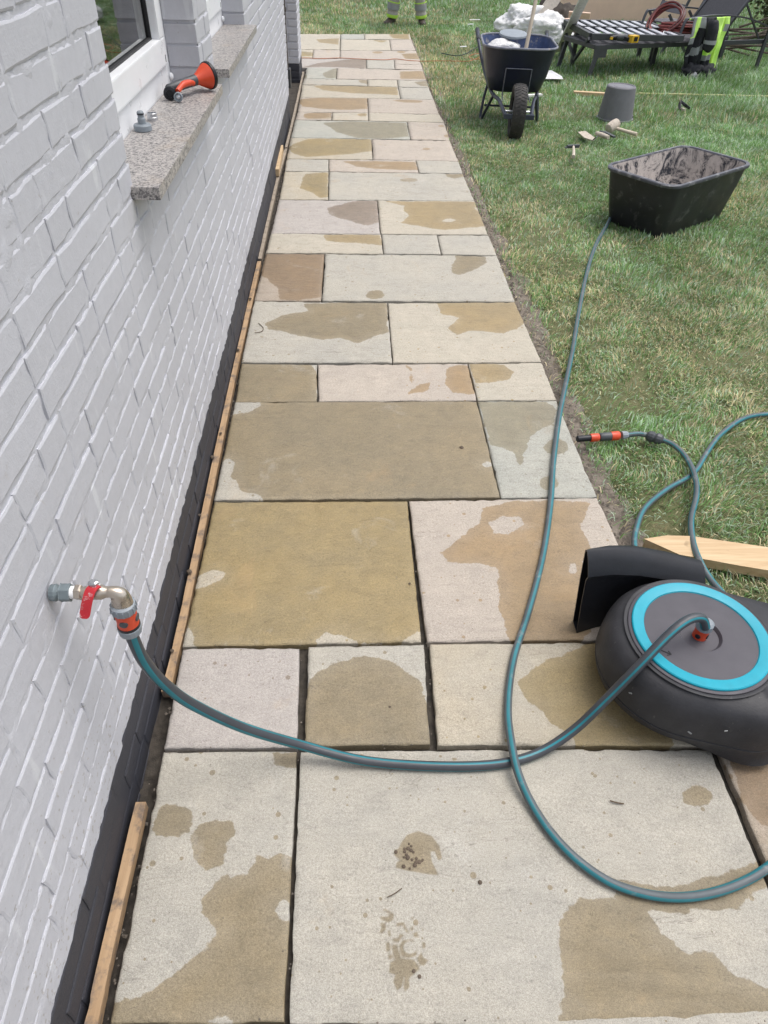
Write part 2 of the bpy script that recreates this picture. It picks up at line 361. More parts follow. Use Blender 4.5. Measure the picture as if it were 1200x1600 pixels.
def npmesh(name, V, faces, mat, tri=False):
    """fast mesh from arrays; faces = list of (array NxK)"""
    me = bpy.data.meshes.new(name); me.vertices.add(len(V)); me.vertices.foreach_set('co', V.astype(np.float32).ravel())
    tot = sum(f.size for f in faces); me.loops.add(tot); me.loops.foreach_set('vertex_index', np.concatenate([f.ravel() for f in faces]).astype(np.int32))
    cnt = np.concatenate([np.full(len(f), f.shape[1]) for f in faces]); st = np.concatenate([[0], np.cumsum(cnt)[:-1]])
    me.polygons.add(len(cnt)); me.polygons.foreach_set('loop_start', st.astype(np.int32)); me.polygons.foreach_set('loop_total', cnt.astype(np.int32))
    me.materials.append(mat); me.update(calc_edges=True); return me
def grid_noise(x, y, seed, sc):
    """smooth value noise in numpy"""
    r = np.random.RandomState(seed); T = r.rand(256, 256); x = x*sc+100.3; y = y*sc+57.7
    xi = np.floor(x).astype(int); yi = np.floor(y).astype(int); fx = x-xi; fy = y-yi; fx = fx*fx*(3-2*fx); fy = fy*fy*(3-2*fy)
    g = lambda a, b: T[a % 256, b % 256]
    return (g(xi, yi)*(1-fx)+g(xi+1, yi)*fx)*(1-fy)+(g(xi, yi+1)*(1-fx)+g(xi+1, yi+1)*fx)*fy
def fbm(x, y, seed, sc, o=3): return sum(grid_noise(x, y, seed+i, sc*2**i)*0.5**i for i in range(o))/sum(0.5**i for i in range(o))

# ------------------------------------------------------------------ ground
EDGE = [(1040, 1003), (934.5, 776.7), (870.3, 625), (847, 566), (805, 471), (777, 399), (763.3, 366.7), (741.7, 313.3), (723.5, 271), (716.7, 251.7), (703, 219), (695, 191), (678, 155), (665, 126), (660, 109), (640, 53)]
EP = [at(u, v) for u, v in EDGE]; EY = np.array([p.y for p in EP]); EX = np.array([p.x for p in EP])
PEND = at(560, 52.5).y
def edge_x(y): return np.interp(y, EY, EX)
g = mk('ground', bb(-60, 60, -30, 120, -0.40, -0.10), SOIL); tag(g, kind='structure')
# lawn soil: a gently uneven sheet
def sheet(name, x0, x1, y0, y1, nx, ny, z, amp, mat, seed):
    X, Y = np.meshgrid(np.linspace(x0, x1, nx), np.linspace(y0, y1, ny)); Z = z+(fbm(X, Y, seed, 1.3)-.5)*amp+(fbm(X, Y, seed+9, 14)-.5)*amp*.5
    Z = Z-(0.05*np.exp(-np.maximum(0, X-edge_x(Y)-.03)/.05)*(Y < PEND) if name == 'lawn' else 0)
    V = np.stack([X, Y, Z], -1).reshape(-1, 3); i = np.arange(nx*ny).reshape(ny, nx)
    F = np.stack([i[:-1, :-1], i[:-1, 1:], i[1:, 1:], i[1:, :-1]], -1).reshape(-1, 4)
    me = npmesh(name, V, [F], mat); me.polygons.foreach_set('use_smooth', [True]*len(F)); o = bpy.data.objects.new(name, me); COL.objects.link(o); return tag(o, kind='structure')
GAP = simple('gap_soil', (.05, .042, .034), .95, var=.5, sc=50, bump=.9)
sheet('soil', -0.62, -0.30, -1.2, PEND, 40, 700, -0.05, 0.028, GAP, 4)
sheet('soil', 0.70, 1.15, -1.2, PEND+0.4, 120, 700, -0.045, 0.022, SOIL, 3)
LZ = -0.035
sheet('lawn', 0.93, 12, -1.2, PEND+0.02, 250, 260, LZ, 0.012, TURF, 5)
sheet('lawn', -12, 12, PEND+0.03, 40, 200, 200, LZ, 0.02, TURF, 6)
# ------------------------------------------------------------------ paving
Z2 = lambda pts: [(280+x/1.7143, 460+y/1.7143) for x, y in pts]
Z3 = lambda pts: [(160+x/1.1538, 1000+y/1.1538) for x, y in pts]
Z6 = lambda pts: [(x/2.2222, 880+y/2.2222) for x, y in pts]
Z7 = lambda pts: [(580+x/5.714, 1280+y/5.714) for x, y in pts]
ZF = lambda pts: [(340+x/2.609, 180+y/2.609) for x, y in pts]
ZT = lambda pts: [(400+x/3, y/3) for x, y in pts]
def ell(cx, cy, rx, ry, n=14, a=0): 
    ca, sa = math.cos(a), math.sin(a)
    return [(cx+rx*math.cos(2*math.pi*k/n)*ca-ry*math.sin(2*math.pi*k/n)*sa, cy+rx*math.cos(2*math.pi*k/n)*sa+ry*math.sin(2*math.pi*k/n)*ca) for k in range(n)]
NEARL = (254, 1172.5)
# each slab: corners (far-left, far-right, near-right, near-left), stone, joint half widths, wet outlines, dry outlines, exact
G_, C_, P_, N_, Y_, B_, L_ = range(7)
slabs = []
def slab(fl, fr, nr, nl, st, wet=(), dry=(), hj=.0016, fine=False): slabs.append((fl, fr, nr, nl, st, wet, dry, hj, fine))
FOOT1 = Z7([(320, 140), (420, 110), (540, 150), (610, 240), (635, 350), (600, 370), (565, 290), (530, 290), (545, 380), (605, 500), (500, 490), (300, 450), (220, 430), (225, 385), (260, 365), (205, 320), (205, 270), (240, 265), (270, 200)])
FOOT2 = [Z7(p) for p in ([(170, 1270), (260, 1240), (380, 1250), (440, 1330), (340, 1420), (345, 1500), (300, 1540), (285, 1500), (295, 1410), (275, 1500), (230, 1530), (195, 1450), (210, 1390), (155, 1370)],
    [(95, 810), (120, 790), (205, 840), (200, 900), (150, 925), (80, 890), (85, 860), (150, 870), (160, 850)], [(80, 920), (130, 930), (135, 980), (100, 1025), (70, 1010), (90, 970)],
    [(145, 990), (170, 985), (180, 1040), (155, 1050)], [(190, 1060), (240, 1060), (250, 1020), (305, 1030), (270, 1060), (245, 1100), (200, 1095)], [(225, 925), (290, 915), (350, 1030), (310, 1010), (280, 950), (225, 960)],
    [(370, 1020), (410, 1000), (430, 1060), (380, 1050)], [(345, 970), (380, 950), (375, 1000), (350, 995)], [(130, 1095), (165, 1100), (170, 1180), (135, 1180)], [(180, 1120), (230, 1120), (265, 1250), (205, 1245)],
    [(150, 1205), (190, 1210), (185, 1255), (155, 1250)], [(280, 1075), (370, 1070), (405, 1130), (410, 1215), (340, 1240), (270, 1220), (250, 1130)], [(405, 1245), (450, 1185), (465, 1230), (515, 1260), (470, 1310), (435, 1300)],
    [(455, 1095), (480, 1100), (485, 1150), (460, 1150)], [(445, 965), (465, 975), (460, 1005)], [(350, 880), (385, 870), (370, 905)])]
FOOT2D = [Z7(ell(348, 1145, 62, 56)), ]
FOOT2W = [Z7(ell(346, 1147, 46, 40))]
# row by row from the far end
slab((380, 53), (532, 53), (531, 77.5), (360, 76.5), C_, [ZT([(280, 185), (390, 180), (385, 210), (300, 200)])])
slab((532, 53), (569, 53), (569.5, 61), (532, 61), N_)
slab((569, 53), (640, 53), (643, 62), (569.5, 61), C_, [ZT([(620, 160), (715, 160), (720, 185), (640, 180)])])
slab((532, 61), (608.5, 62), (611, 78.5), (531.5, 78), C_, [ZT([(540, 187), (620, 190), (590, 200)])])
slab((608.5, 62), (643, 62), (649.5, 79), (611, 78.5), P_)
slab((430, 77), (490, 77), (488, 90.5), (420, 90), Y_, [ZT([(200, 240), (270, 245), (265, 262), (200, 265)])])
slab((490, 77), (531.5, 78), (531, 91), (488, 90.5), P_)
slab((531.5, 78), (650, 79), (657, 95), (531, 91), P_, [ZT([(680, 252), (760, 248), (775, 278), (700, 275)]), ZT(ell(570, 245, 25, 6)), ZT(ell(680, 243, 22, 5))])
slab((402, 90), (572, 91.5), (572.5, 106.5), (395, 105), L_, [ZT([(430, 278), (518, 278), (516, 319), (440, 316), (300, 312), (210, 316), (290, 295)])])
slab((572, 91.5), (616, 93), (617, 107.5), (572.5, 106.5), G_)
slab((616, 93), (656, 95), (658.5, 101), (616.5, 100), P_)
slab((616.5, 100), (658.5, 101), (661, 109.5), (617, 107.5), P_)
slab((479, 105.5), (527, 106), (525.5, 123.5), (475, 122.5), N_, [ZT([(310, 345), (372, 318), (381, 320), (376, 366), (330, 366)]), ZT([(222, 345), (240, 350), (235, 366), (222, 366)])])
slab((527, 106), (661, 109.5), (666.5, 125.5), (525.5, 123.5), P_, [ZT([(672, 335), (792, 333), (797, 372), (678, 370)])])
slab((475, 122.5), (574, 124), (574.5, 134), (472, 131.8), G_, [ZT([(475, 373), (523, 375), (523, 392), (490, 390)])])
slab((574, 124), (621, 125), (622, 135.5), (574.5, 134), C_)
slab((621, 125), (666.5, 125.5), (670.5, 137), (622, 135.5), G_, [ZT([(740, 385), (800, 378), (810, 405), (770, 403)])])
slab((472, 131.8), (622, 135.5), (626, 154), (469, 151.7), C_, [ZT([(268, 402), (350, 397), (662, 408), (668, 446), (560, 440), (450, 437), (310, 422)])])
slab((622, 135.5), (670.5, 137), (678, 155.3), (626, 154), G_)
slab((469, 151.7), (574.5, 153), (575.5, 176), (465, 175), P_, [ZT([(200, 466), (300, 457), (523, 459), (523, 510), (400, 516), (290, 508), (215, 500)])])
slab((574.5, 153), (678, 155.3), (686.5, 178.5), (575.5, 176), P_, [ZT([(630, 470), (700, 466), (790, 472), (770, 480), (690, 480)])])
slab((465, 175), (519, 175.5), (518, 187.3), (461, 187), P_, [ZT([(225, 535), (270, 526), (352, 528), (352, 556), (240, 556), (222, 548)])])
slab((519, 175.5), (575.5, 176), (576, 188.5), (518, 187.3), C_, [ZT([(470, 535), (520, 530), (522, 545), (490, 545)])])
slab((575.5, 176), (686.5, 178.5), (694.5, 191), (576, 188.5), C_)
slab((461, 187.2), (636, 190), (641.7, 217.5), (454, 215), N_, [ZT([(310, 575), (420, 568), (705, 575), (718, 640), (600, 650), (470, 645), (380, 620)])])
slab((636, 190), (694.5, 191), (703, 219), (641.7, 217.5), P_, [ZT(ell(870, 590, 16, 5)), ZT(ell(895, 636, 14, 8))])
slab((454, 215), (580.7, 217), (582.7, 249.3), (447.5, 248.3), Y_, [ZT([(150, 690), (220, 655), (300, 648), (540, 652), (543, 710), (440, 722), (330, 730), (240, 738), (180, 722)])], [ZT([(148, 640), (280, 640), (240, 655), (160, 680)])])
slab((580.7, 217), (703, 219), (716.7, 251.7), (582.7, 249.3), P_, [ZT(ell(795, 697, 18, 5))])
slab((447.5, 248.3), (513.8, 249), (513.8, 268), (444.5, 267.3), G_)
slab((513.8, 249), (649.5, 250.5), (655, 270), (513.8, 268), P_, [ZT([(405, 757), (480, 755), (748, 760), (760, 795), (690, 798), (560, 792), (470, 780)])])
slab((649.5, 250.5), (716.7, 251.7), (723.5, 271), (655, 270), G_)
slab((444.5, 267.3), (514, 268), (513, 311.7), (435.5, 311.5), Y_, [ZT([(235, 812), (338, 808), (336, 922), (300, 925), (260, 905), (210, 880), (215, 845)])])
slab((514, 268), (723.5, 271), (741.7, 313.5), (513, 311.7), G_, [ZT(ell(718, 843, 42, 8)), ZT([(885, 815), (970, 815), (975, 828), (930, 835), (895, 828)])])
slab((435.5, 311.5), (589.7, 312.5), (594.5, 365.5), (423, 364.3), L_, [ZT([(330, 975), (370, 965), (450, 942), (572, 940), (578, 1040), (520, 1055), (470, 1045), (420, 1028), (350, 1010)])])
slab((589.7, 312.5), (741.7, 313.5), (763.5, 366.7), (594.5, 365.5), C_, [ZT([(590, 942), (1030, 945), (1082, 1060), (960, 1070), (880, 1078), (790, 1062), (680, 1045), (720, 1010), (690, 990), (700, 965)])], [ZT([(870, 1035), (900, 1020), (935, 1030), (920, 1042)]), ZT([(1015, 970), (1045, 975), (1045, 990)])])
slab((423, 364.3), (596, 366), (599.5, 396.5), (414.7, 395.2), C_, [ZF([(430, 488), (560, 486), (663, 490), (672, 533), (600, 525), (520, 520), (440, 512)])])
slab((596, 366), (683, 367), (690, 397.3), (599.5, 396.5), G_)
slab((683, 367), (763.5, 366.7), (777, 399), (690, 397.3), G_)
slab((414.7, 395.2), (507.5, 396.5), (502.5, 470), (396.5, 470), B_, [ZF([(195, 560), (440, 560), (425, 742), (330, 755), (255, 748), (245, 705), (175, 650)])])
slab((507.5, 396.5), (777, 399), (805, 471.5), (502.5, 470), G_, [ZF([(975, 570), (1040, 572), (1098, 578), (1095, 600), (1060, 625), (1020, 640), (985, 655), (950, 640), (960, 605)]), ZF(ell(642, 731, 41, 17))])
slab((396.5, 470), (605.5, 473), (613.5, 567), (376.5, 566.5), G_, [Z2([(330, 25), (557, 20), (560, 100), (530, 110), (480, 131), (430, 118), (380, 123), (300, 105), (240, 95), (232, 80), (270, 55), (345, 45)])])
slab((605.5, 473), (805, 471.5), (847, 565.5), (613.5, 567), C_, [Z2([(690, 22), (912, 18), (935, 70), (905, 92), (870, 105), (790, 97), (745, 108), (722, 92), (748, 62), (700, 50)])])
slab((376.5, 566.5), (496.4, 569), (496.4, 627.5), (366.3, 628), G_, [Z2([(140, 180), (345, 186), (372, 215), (372, 300), (140, 300)])])
slab((496.4, 569), (731, 567.5), (746, 626), (496.4, 627.5), P_, [Z2([(715, 200), (745, 188), (780, 190), (798, 262), (775, 270), (735, 262), (708, 240)]), Z2([(608, 268), (640, 240), (680, 234), (655, 262)]), Z2([(608, 190), (622, 200), (630, 250), (622, 250), (616, 205)])])
slab((731, 567.5), (847, 565.5), (870.3, 625), (746, 626), C_, [Z2([(775, 185), (870, 187), (895, 208), (880, 228), (830, 236), (795, 238)])])
slab((366.3, 628), (746, 626), (782.5, 778), (333.7, 782.5), G_, [Z2([(80, 280), (820, 280), (880, 555), (232, 556), (215, 540), (170, 530), (140, 490), (150, 460), (135, 440), (110, 450), (90, 470)])], [Z2([(140, 285), (218, 288), (215, 300), (180, 320), (140, 322)]), Z2(ell(823, 457, 13, 8))])
slab((746, 626), (870.3, 625), (934.5, 776.7), (782.5, 778), N_, [Z2([(800, 285), (985, 283), (1012, 310), (1000, 345), (940, 378), (925, 430), (915, 466), (895, 420), (835, 402)]), Z2(ell(1010, 408, 34, 22)), Z2(ell(988, 505, 26, 20))])
slab((333.7, 782.5), (637.5, 782), (660, 1004), (283, 1011.5), Y_, [Z2([(70, 540), (650, 540), (690, 915), (640, 905), (600, 932), (450, 936), (400, 950), (60, 955), (20, 880), (30, 780)])], [Z2([(40, 755), (90, 738), (122, 745), (110, 765), (40, 790)]), Z2([(0, 895), (30, 900), (45, 950), (0, 950)]), Z2([(370, 930), (395, 910), (430, 910), (480, 930), (470, 950), (370, 950)])], .0022)
slab((637.5, 782), (934.5, 776.7), (1035, 999), (666, 1004), P_, [Z2([(815, 572), (900, 556), (1000, 551), (1098, 558), (1092, 590), (1074, 625), (1098, 670), (1078, 715), (1088, 760), (1100, 900), (1070, 935), (888, 930), (870, 870), (848, 830), (858, 790), (850, 728), (720, 716), (700, 690), (750, 650), (800, 612)])], [Z2([(835, 612), (870, 598), (915, 600), (918, 620), (880, 645), (838, 640)]), Z2(ell(1055, 735, 9, 14))], .0022)
slab((283, 1012), (470, 1010), (466.5, 1169), (254, 1172.5), L_, [ell(480, 1047, 6, 9)], hj=.0028)
slab((480, 1009), (664, 1005), (674, 1165), (473, 1169), G_, [Z3([(352, 200), (360, 110), (375, 72), (420, 38), (470, 28), (530, 45), (580, 82), (596, 200)])], hj=.0028)
slab((669, 1005), (1040, 1000), (1108, 1167), (682, 1166), Y_, [Z3([(752, 75), (790, 40), (840, 18), (900, -10), (1030, -10), (1030, 200), (855, 200), (845, 170), (810, 150), (790, 128), (765, 112)])], hj=.0028)
slab((254, 1173), (466.5, 1172), (446, 1602), (168, 1602), G_, [Z6([(890, 1012), (990, 1012), (1040, 1040), (1060, 1160), (1060, 1240), (1060, 1640), (340, 1640), (385, 1525), (480, 1510), (600, 1440), (700, 1340), (755, 1290), (700, 1212), (710, 1150), (770, 1085), (860, 1070)]), Z6(ell(598, 886, 70, 58, a=-.5)), Z6([(660, 960), (700, 915), (760, 888), (810, 895), (822, 935), (790, 980), (770, 1040), (720, 1062), (675, 1030)]), Z6([(950, 655), (1045, 650), (1030, 708), (960, 700)])], [Z6(ell(985, 1210, 28, 38)), Z6(ell(770, 1590, 60, 16))], .0022, True)
slab((468, 1172), (1112, 1168), (1291, 1602), (449, 1602), G_, [FOOT1, Z3([(905, 428), (1000, 447), (1100, 430), (1170, 405), (1300, 340), (1300, 440), (1200, 440), (1150, 486), (1060, 487), (985, 490), (1010, 530), (1050, 560), (1105, 568), (1130, 598), (1200, 622), (1350, 660), (1350, 760), (820, 760), (832, 640), (828, 560), (826, 490), (865, 457), (930, 470), (925, 450)]), Z3(ell(1072, 284, 27, 20)), Z3(ell(640, 214, 14, 5))]+FOOT2+FOOT2W, FOOT2D, .0022, True)
slab((1120, 1168), (1480, 1168), (1760, 1602), (1300, 1602), B_, [[(1130, 1160), (1500, 1160), (1500, 1340), (1230, 1300), (1190, 1290), (1160, 1250)], [(1195, 1340), (1500, 1330), (1500, 1420), (1240, 1390)]], hj=.0028)

def psd(px, py, poly):
    """signed distance to a polygon (inside negative)"""
    P = np.array(poly); d = np.full(px.shape, 1e9); ins = np.zeros(px.shape, bool)
    for i in range(len(P)):
        a, b = P[i], P[(i+1) % len(P)]; e = b-a; L = (e*e).sum()+1e-12
        t = np.clip(((px-a[0])*e[0]+(py-a[1])*e[1])/L, 0, 1); d = np.minimum(d, (px-a[0]-t*e[0])**2+(py-a[1]-t*e[1])**2)
        c = ((a[1] > py) != (b[1] > py)); x = (b[0]-a[0])*(py-a[1])/((b[1]-a[1]) if abs(b[1]-a[1]) > 1e-12 else 1e-12)+a[0]; ins ^= c & (px < x)
    d = np.sqrt(d); return np.where(ins, -d, d)
path = thing('path', None, None); path['kind'] = 'structure'
JOINT = simple('joint_sand', (.045, .038, .030), .95, var=.5, sc=60, bump=.8)
bed = mk('joint_bed', bb(-0.448, 0.80, -1.0, PEND-.03, -0.09, -0.024), JOINT, path)
mk('joint_bed', bb(-3, -0.452, 9.35, PEND-.03, -0.09, -0.024), JOINT, path)
mk('joint_bed', bb(0.803, 1.4, -1.0, 0.85, -0.09, -0.024), JOINT, path)
def make_slab(c4, st, wet, dry, hj, fine):
    c4 = [Vector(p[:2]) if isinstance(p, Vector) else at(*p).xy for p in c4]; fl, fr, nr, nl = c4
    cy = (fl.y+nl.y)/2; L = ((fr-fl).length+(nr-nl).length)/2; W = ((fl-nl).length+(fr-nr).length)/2
    st_ = 0.0036 if (fine and c4[0].x > -.3) else 0.0065 if fine else (0.010 if cy < 3.4 else 0.016 if cy < 6 else 0.03)
    nx, ny = max(4, int(L/st_)), max(4, int(W/st_))
    s, t = np.meshgrid(np.linspace(0, 1, nx+1), np.linspace(0, 1, ny+1))
    ex = s*L; ey = t*W; ex = np.clip(ex, hj, L-hj); ey = np.clip(ey, hj, W-hj)
    seed = random.randint(0, 9999); s2, t2 = ex/L, ey/W
    A = lambda i: (nl[i]*(1-s2)+nr[i]*s2)*(1-t2)+(fl[i]*(1-s2)+fr[i]*s2)*t2
    X, Y = A(0), A(1)
    # ragged hand dressed edges
    k = min(1.0, st_/0.01); am = 0.0062 if cy < 3.4 else 0.007
    jag = lambda a, q: ((fbm(a, a*0+q, seed, 9, 4)-.5)*1.8+np.maximum(0, grid_noise(a, a*0+q+3, seed+4, 34)-.62)*1.8)*am
    fal = np.exp(-np.minimum(ex, L-ex)/0.012); fay = np.exp(-np.minimum(ey, W-ey)/0.012)
    X = X+np.where(s < .5, np.abs(jag(Y, 1))*fal, -np.abs(jag(Y, 7))*fal)*1.0
    Y = Y+np.where(t < .5, np.abs(jag(X, 13))*fay, -np.abs(jag(X, 19))*fay)*1.0
    dmin = np.minimum(np.minimum(ex, L-ex), np.minimum(ey, W-ey))-hj
    chip = np.maximum(0, fbm(X, Y, seed+30, 28)-.55)*.02
    Z = (fbm(X, Y, seed+20, 6, 4)-.5)*0.0038-(0.0020+chip)*np.exp(-dmin/0.0045)+(random.random()-.5)*0.003+X*0
    sdf = np.full(X.shape, 0.5)
    for q in wet: sdf = np.minimum(sdf, psd(X, Y, [at(*p).xy[:] for p in q]))
    for q in dry: sdf = np.maximum(sdf, -psd(X, Y, [at(*p).xy[:] for p in q]))
    cx_, cy_ = X.mean(), Y.mean(); V = np.stack([X-cx_, Y-cy_, Z], -1).reshape(-1, 3)
    i = np.arange(V.shape[0]).reshape(ny+1, nx+1); F = np.stack([i[:-1, :-1], i[:-1, 1:], i[1:, 1:], i[1:, :-1]], -1).reshape(-1, 4)
    per = np.concatenate([i[0, :-1], i[:-1, -1], i[-1, :0:-1], i[:0:-1, 0]]); n0 = len(V)
    B = V[per].copy(); B[:, 2] = -0.045; V = np.concatenate([V, B]); m = len(per); a = np.arange(m); b = (a+1) % m
    SK = np.stack([per[a], n0+a, n0+b, per[b]], -1)
    me = npmesh('paving_slab', V, [F, SK], SL[st]); at_ = me.attributes.new('wet', 'FLOAT', 'POINT')
    at_.data.foreach_set('value', np.concatenate([sdf.ravel(), sdf.reshape(-1)[per]]).astype(np.float32))
    wb = np.ones(len(V), np.float32); allx, ally = V[:, 0]+cx_, V[:, 1]+cy_
    if fine:
        for q in (FOOT1, [p for f in FOOT2 for p in f]):
            ps = np.array([at(*p).xy[:] for p in q]); c = (ps.min(0)+ps.max(0))/2; rr = np.abs(ps-c).max()*1.25+.01
            wb = np.minimum(wb, np.clip((np.hypot(allx-c[0], ally-c[1])-rr)/.03, .10, 1))
    wa_ = me.attributes.new('wobble', 'FLOAT', 'POINT'); wa_.data.foreach_set('value', wb.astype(np.float32))
    me.polygons.foreach_set('use_smooth', [True]*len(F)+[False]*m); me.update()
    o = bpy.data.objects.new('paving_slab', me); COL.objects.link(o); o.location = (cx_, cy_, 0); o.parent = path; return o
for (fl, fr, nr, nl, st, wt, dr, hj, fn) in slabs: make_slab((fl, fr, nr, nl), st, wt, dr, hj, fn)
# slabs outside the picture: under the photographer and beyond the house corner
yb = at(450, 1602).y
for (x0, x1, st) in ((-.447, .02, C_), (.03, .86, G_), (.87, 1.4, P_)):
    make_slab([Vector((x0, yb-.003)), Vector((x1, yb-.003)), Vector((x1, yb-.75)), Vector((x0, yb-.75))], st, (), (), .004, False)
ya = at(400, 90).y; xa = at(380, 100).x
yy = [PEND, 10.6, 9.4]
xL = min(at(360, 76.5).x, at(395, 105).x)
for x0, x1, y0, y1, st in ((-1.9, xL-.02, 10.5, PEND, G_), (-3, -1.91, 10.5, PEND, P_), (-2.2, xL-.03, 9.4, 10.49, C_), (-3, -2.21, 9.4, 10.49, N_)):
    make_slab([Vector((x0, y1)), Vector((x1, y1)), Vector((x1, y0)), Vector((x0, y0))], st, (), (), .005, False)

# ------------------------------------------------------------------ house wall
WX = -0.495; Y0, Y1 = -1.0, 7.1; PZ = 0.15; CH = 0.0655; NB = 40; WIN = [(1.735, 2.835), (3.12, 4.225)]
house = thing('house_wall', 'white painted brick house wall with black plinth along the left of the path', 'house wall', (WX, 3, -.1))
house['_w'] = (WX, 3, -.1)
def H(name, vf, mat, parent=house, **kw): return mk(name, vf, mat, parent, **kw)
core = []
def cb(*a): core.append(bb(*a))
ZS, ZT_ = PZ+CH*13, PZ+CH*32
MX = WX-.0055
cb(-.606, MX, Y0, Y1-.005, -.25, ZS-.012); cb(-.606, MX, Y0, WIN[0][0]-.005, ZS-.012, ZT_+.012); cb(-.606, MX, WIN[0][1]+.005, WIN[1][0]-.005, ZS-.012, ZT_+.012)
cb(-.606, MX, WIN[1][1]+.005, Y1-.005, ZS-.012, ZT_+.012); cb(-.606, MX, Y0, Y1-.005, ZT_+.012, 2.8)
H('mortar', join(*core), MORT)
inner = [bb(-.80, -.602, Y0, Y1, -.25, .99), bb(-.80, -.602, Y0, Y1, 2.25, 2.8), bb(-.80, -.602, Y0, 1.70, 1.0, 2.25), bb(-.80, -.602, 2.87, 3.09, 1.0, 2.25), bb(-.80, -.602, 4.26, Y1, 1.0, 2.25)]
H('inner_wall', join(*inner), ROOM)
H('room', join(bb(-4, -3.9, Y0, Y1, -.1, 2.8), bb(-4, -.8, Y0-.1, Y0, -.1, 2.8), bb(-4, -.8, Y1-.1, Y1, -.1, 2.8), bb(-4, -.8, Y0, Y1-.1, -.1, -.02)), ROOM)
H('unseen_roof_slab', join(bb(-4.2, -.30, Y0-.2, 9.5, 2.80, 2.95)), PVC)  # roof slab out of view, added to keep sky light out of the room
# displaced mortar skin, where the camera is close
def mortar_skin(y0, y1, z0, z1, st, holes):
    ny, nz = int((y1-y0)/st), int((z1-z0)/st); Yg, Zg = np.meshgrid(np.linspace(y0, y1, ny+1), np.linspace(z0, z1, nz+1))
    X = WX-.0024+(fbm(Yg, Zg, 77, 42, 4)-.5)*.0085
    V = np.stack([X-WX, Yg-3, Zg+.1], -1).reshape(-1, 3); i = np.arange(V.shape[0]).reshape(nz+1, ny+1)
    F = np.stack([i[:-1, :-1], i[:-1, 1:], i[1:, 1:], i[1:, :-1]], -1).reshape(-1, 4)
    cy, cz = Yg[:-1, :-1].ravel()+st/2, Zg[:-1, :-1].ravel()+st/2; k = np.ones(len(F), bool)
    for a, b, c, d in holes: k &= ~((cy > a) & (cy < b) & (cz > c) & (cz < d))
    me = npmesh('mortar', V, [F[k]], MORT); me.polygons.foreach_set('use_smooth', [True]*int(k.sum())); o = bpy.data.objects.new('mortar', me); COL.objects.link(o); o.parent = house
mortar_skin(.2, 4.5, PZ-.005, 1.65, .011, [(a-.012, b+.012, ZS-.012, 9) for a, b in WIN])
def brick_mesh(L, mat, v, q=10, h=.0575, dp=.105):
    """brick with a softly chipped front outline; origin at the middle of the front bottom edge"""
    r = random.Random(v); cs = []
    hx, hz = L/2, h/2
    base = [(-1, -1), (-.5, -1), (0, -1), (.5, -1), (1, -1), (1, 0), (1, 1), (.35, 1), (-.35, 1), (-1, 1), (-1, 0)][:11]
    out = [(a*hx+(r.random()-.5)*.006, b*hz+(r.random()-.5)*.0055) for a, b in base]
    n = len(out); V = []; bv = .0040
    for a, b in out: V.append((-dp, a*0.999, b+hz))
    for a, b in out: V.append((-.0017+(r.random()-.5)*.0010, a, b+hz))
    for a, b in out: V.append(((r.random()-.5)*.0005, a*(1-bv/hx), b*(1-bv/hz)+hz))
    F = []
    for i in range(n):
        j = (i+1) % n; F.append((i, j, n+j, n+i)); F.append((n+i, n+j, 2*n+j, 2*n+i))
    F.append(tuple(2*n+i for i in range(n)))
    me = bpy.data.meshes.new('brick'); me.from_pydata(V, [], F); me.materials.append(mat)
    bm = bmesh.new(); bm.from_mesh(me); bmesh.ops.recalc_face_normals(bm, faces=bm.faces); bm.to_mesh(me); bm.free()
    me.polygons.foreach_set('use_smooth', [True]*len(me.polygons)); me.set_sharp_from_angle(angle=.25); return me
JT = .0070; ST, HD = .2085, .1010; cache = {}; todo = []
rb = random.Random(5)
for k in range(-5, NB):
    z = PZ+CH*k+.0045; segs = [[Y0, Y1]]
    if 13 <= k < 32: segs = [[Y0, WIN[0][0]], [WIN[0][1], WIN[1][0]], [WIN[1][1], Y1]]
    for a, b in segs:
        y = b; stop = a; first = True
        lst = []
        while y-stop > .055:
            L = ST if rb.random() > .30 else HD
            if first: L = (ST, HD)[k % 2] if a != Y0 or b != Y1 else rb.uniform(.07, .2); first = False
            if y-stop-L < .06: L = y-stop
            if L > .26: L = L/2-JT/2
            lst.append((y-L/2, L)); y -= L+JT
        for yc, L in lst:
            Lr = round(L, 3); mt = BLACK if k < 0 else WHITE; key = (Lr, k < 0, rb.randint(0, 9))
            if key not in cache: cache[key] = brick_mesh(L, mt, hash(key) % 9999)
            todo.append((cache[key], yc, z, L))
def score(y, z, L):
    p = [proj((WX, y-L/2, z)), proj((WX, y+L/2, z)), proj((WX, y-L/2, z+.054))]
    if None in p: return 0
    if not any(-40 < q[0] < 1200 and -40 < q[1] < 1640 for q in p): return 0
    (a, b), (c, d), (e, f) = p; return abs((c-a)*(f-b)-(d-b)*(e-a))
todo = [(score(y, z, L), m, y, z, L) for m, y, z, L in todo]; todo.sort(key=lambda q: -q[0])
for i, (sc, m, y, z, L) in enumerate(todo[:300]):
    o = bpy.data.objects.new('brick', m); COL.objects.link(o); o.parent = house
    o.location = ((rb.random()-.5)*.003, y-3, z+.1); o.rotation_euler = ((rb.random()-.5)*.012, (rb.random()-.5)*.03, (rb.random()-.5)*.010)
rest = {True: ([], []), False: ([], [])}
for sc, m, y, z, L in todo[300:]:
    V, F = rest[m.materials[0] == BLACK]; n = len(V); dx = (rb.random()-.5)*.003; rz = (rb.random()-.5)*.010; rx = (rb.random()-.5)*.010
    for v in m.vertices: V.append((WX+v.co.x+dx+v.co.y*rz, y+v.co.y, z+v.co.z+v.co.y*rx))
    F += [tuple(i+n for i in p.vertices) for p in m.polygons]
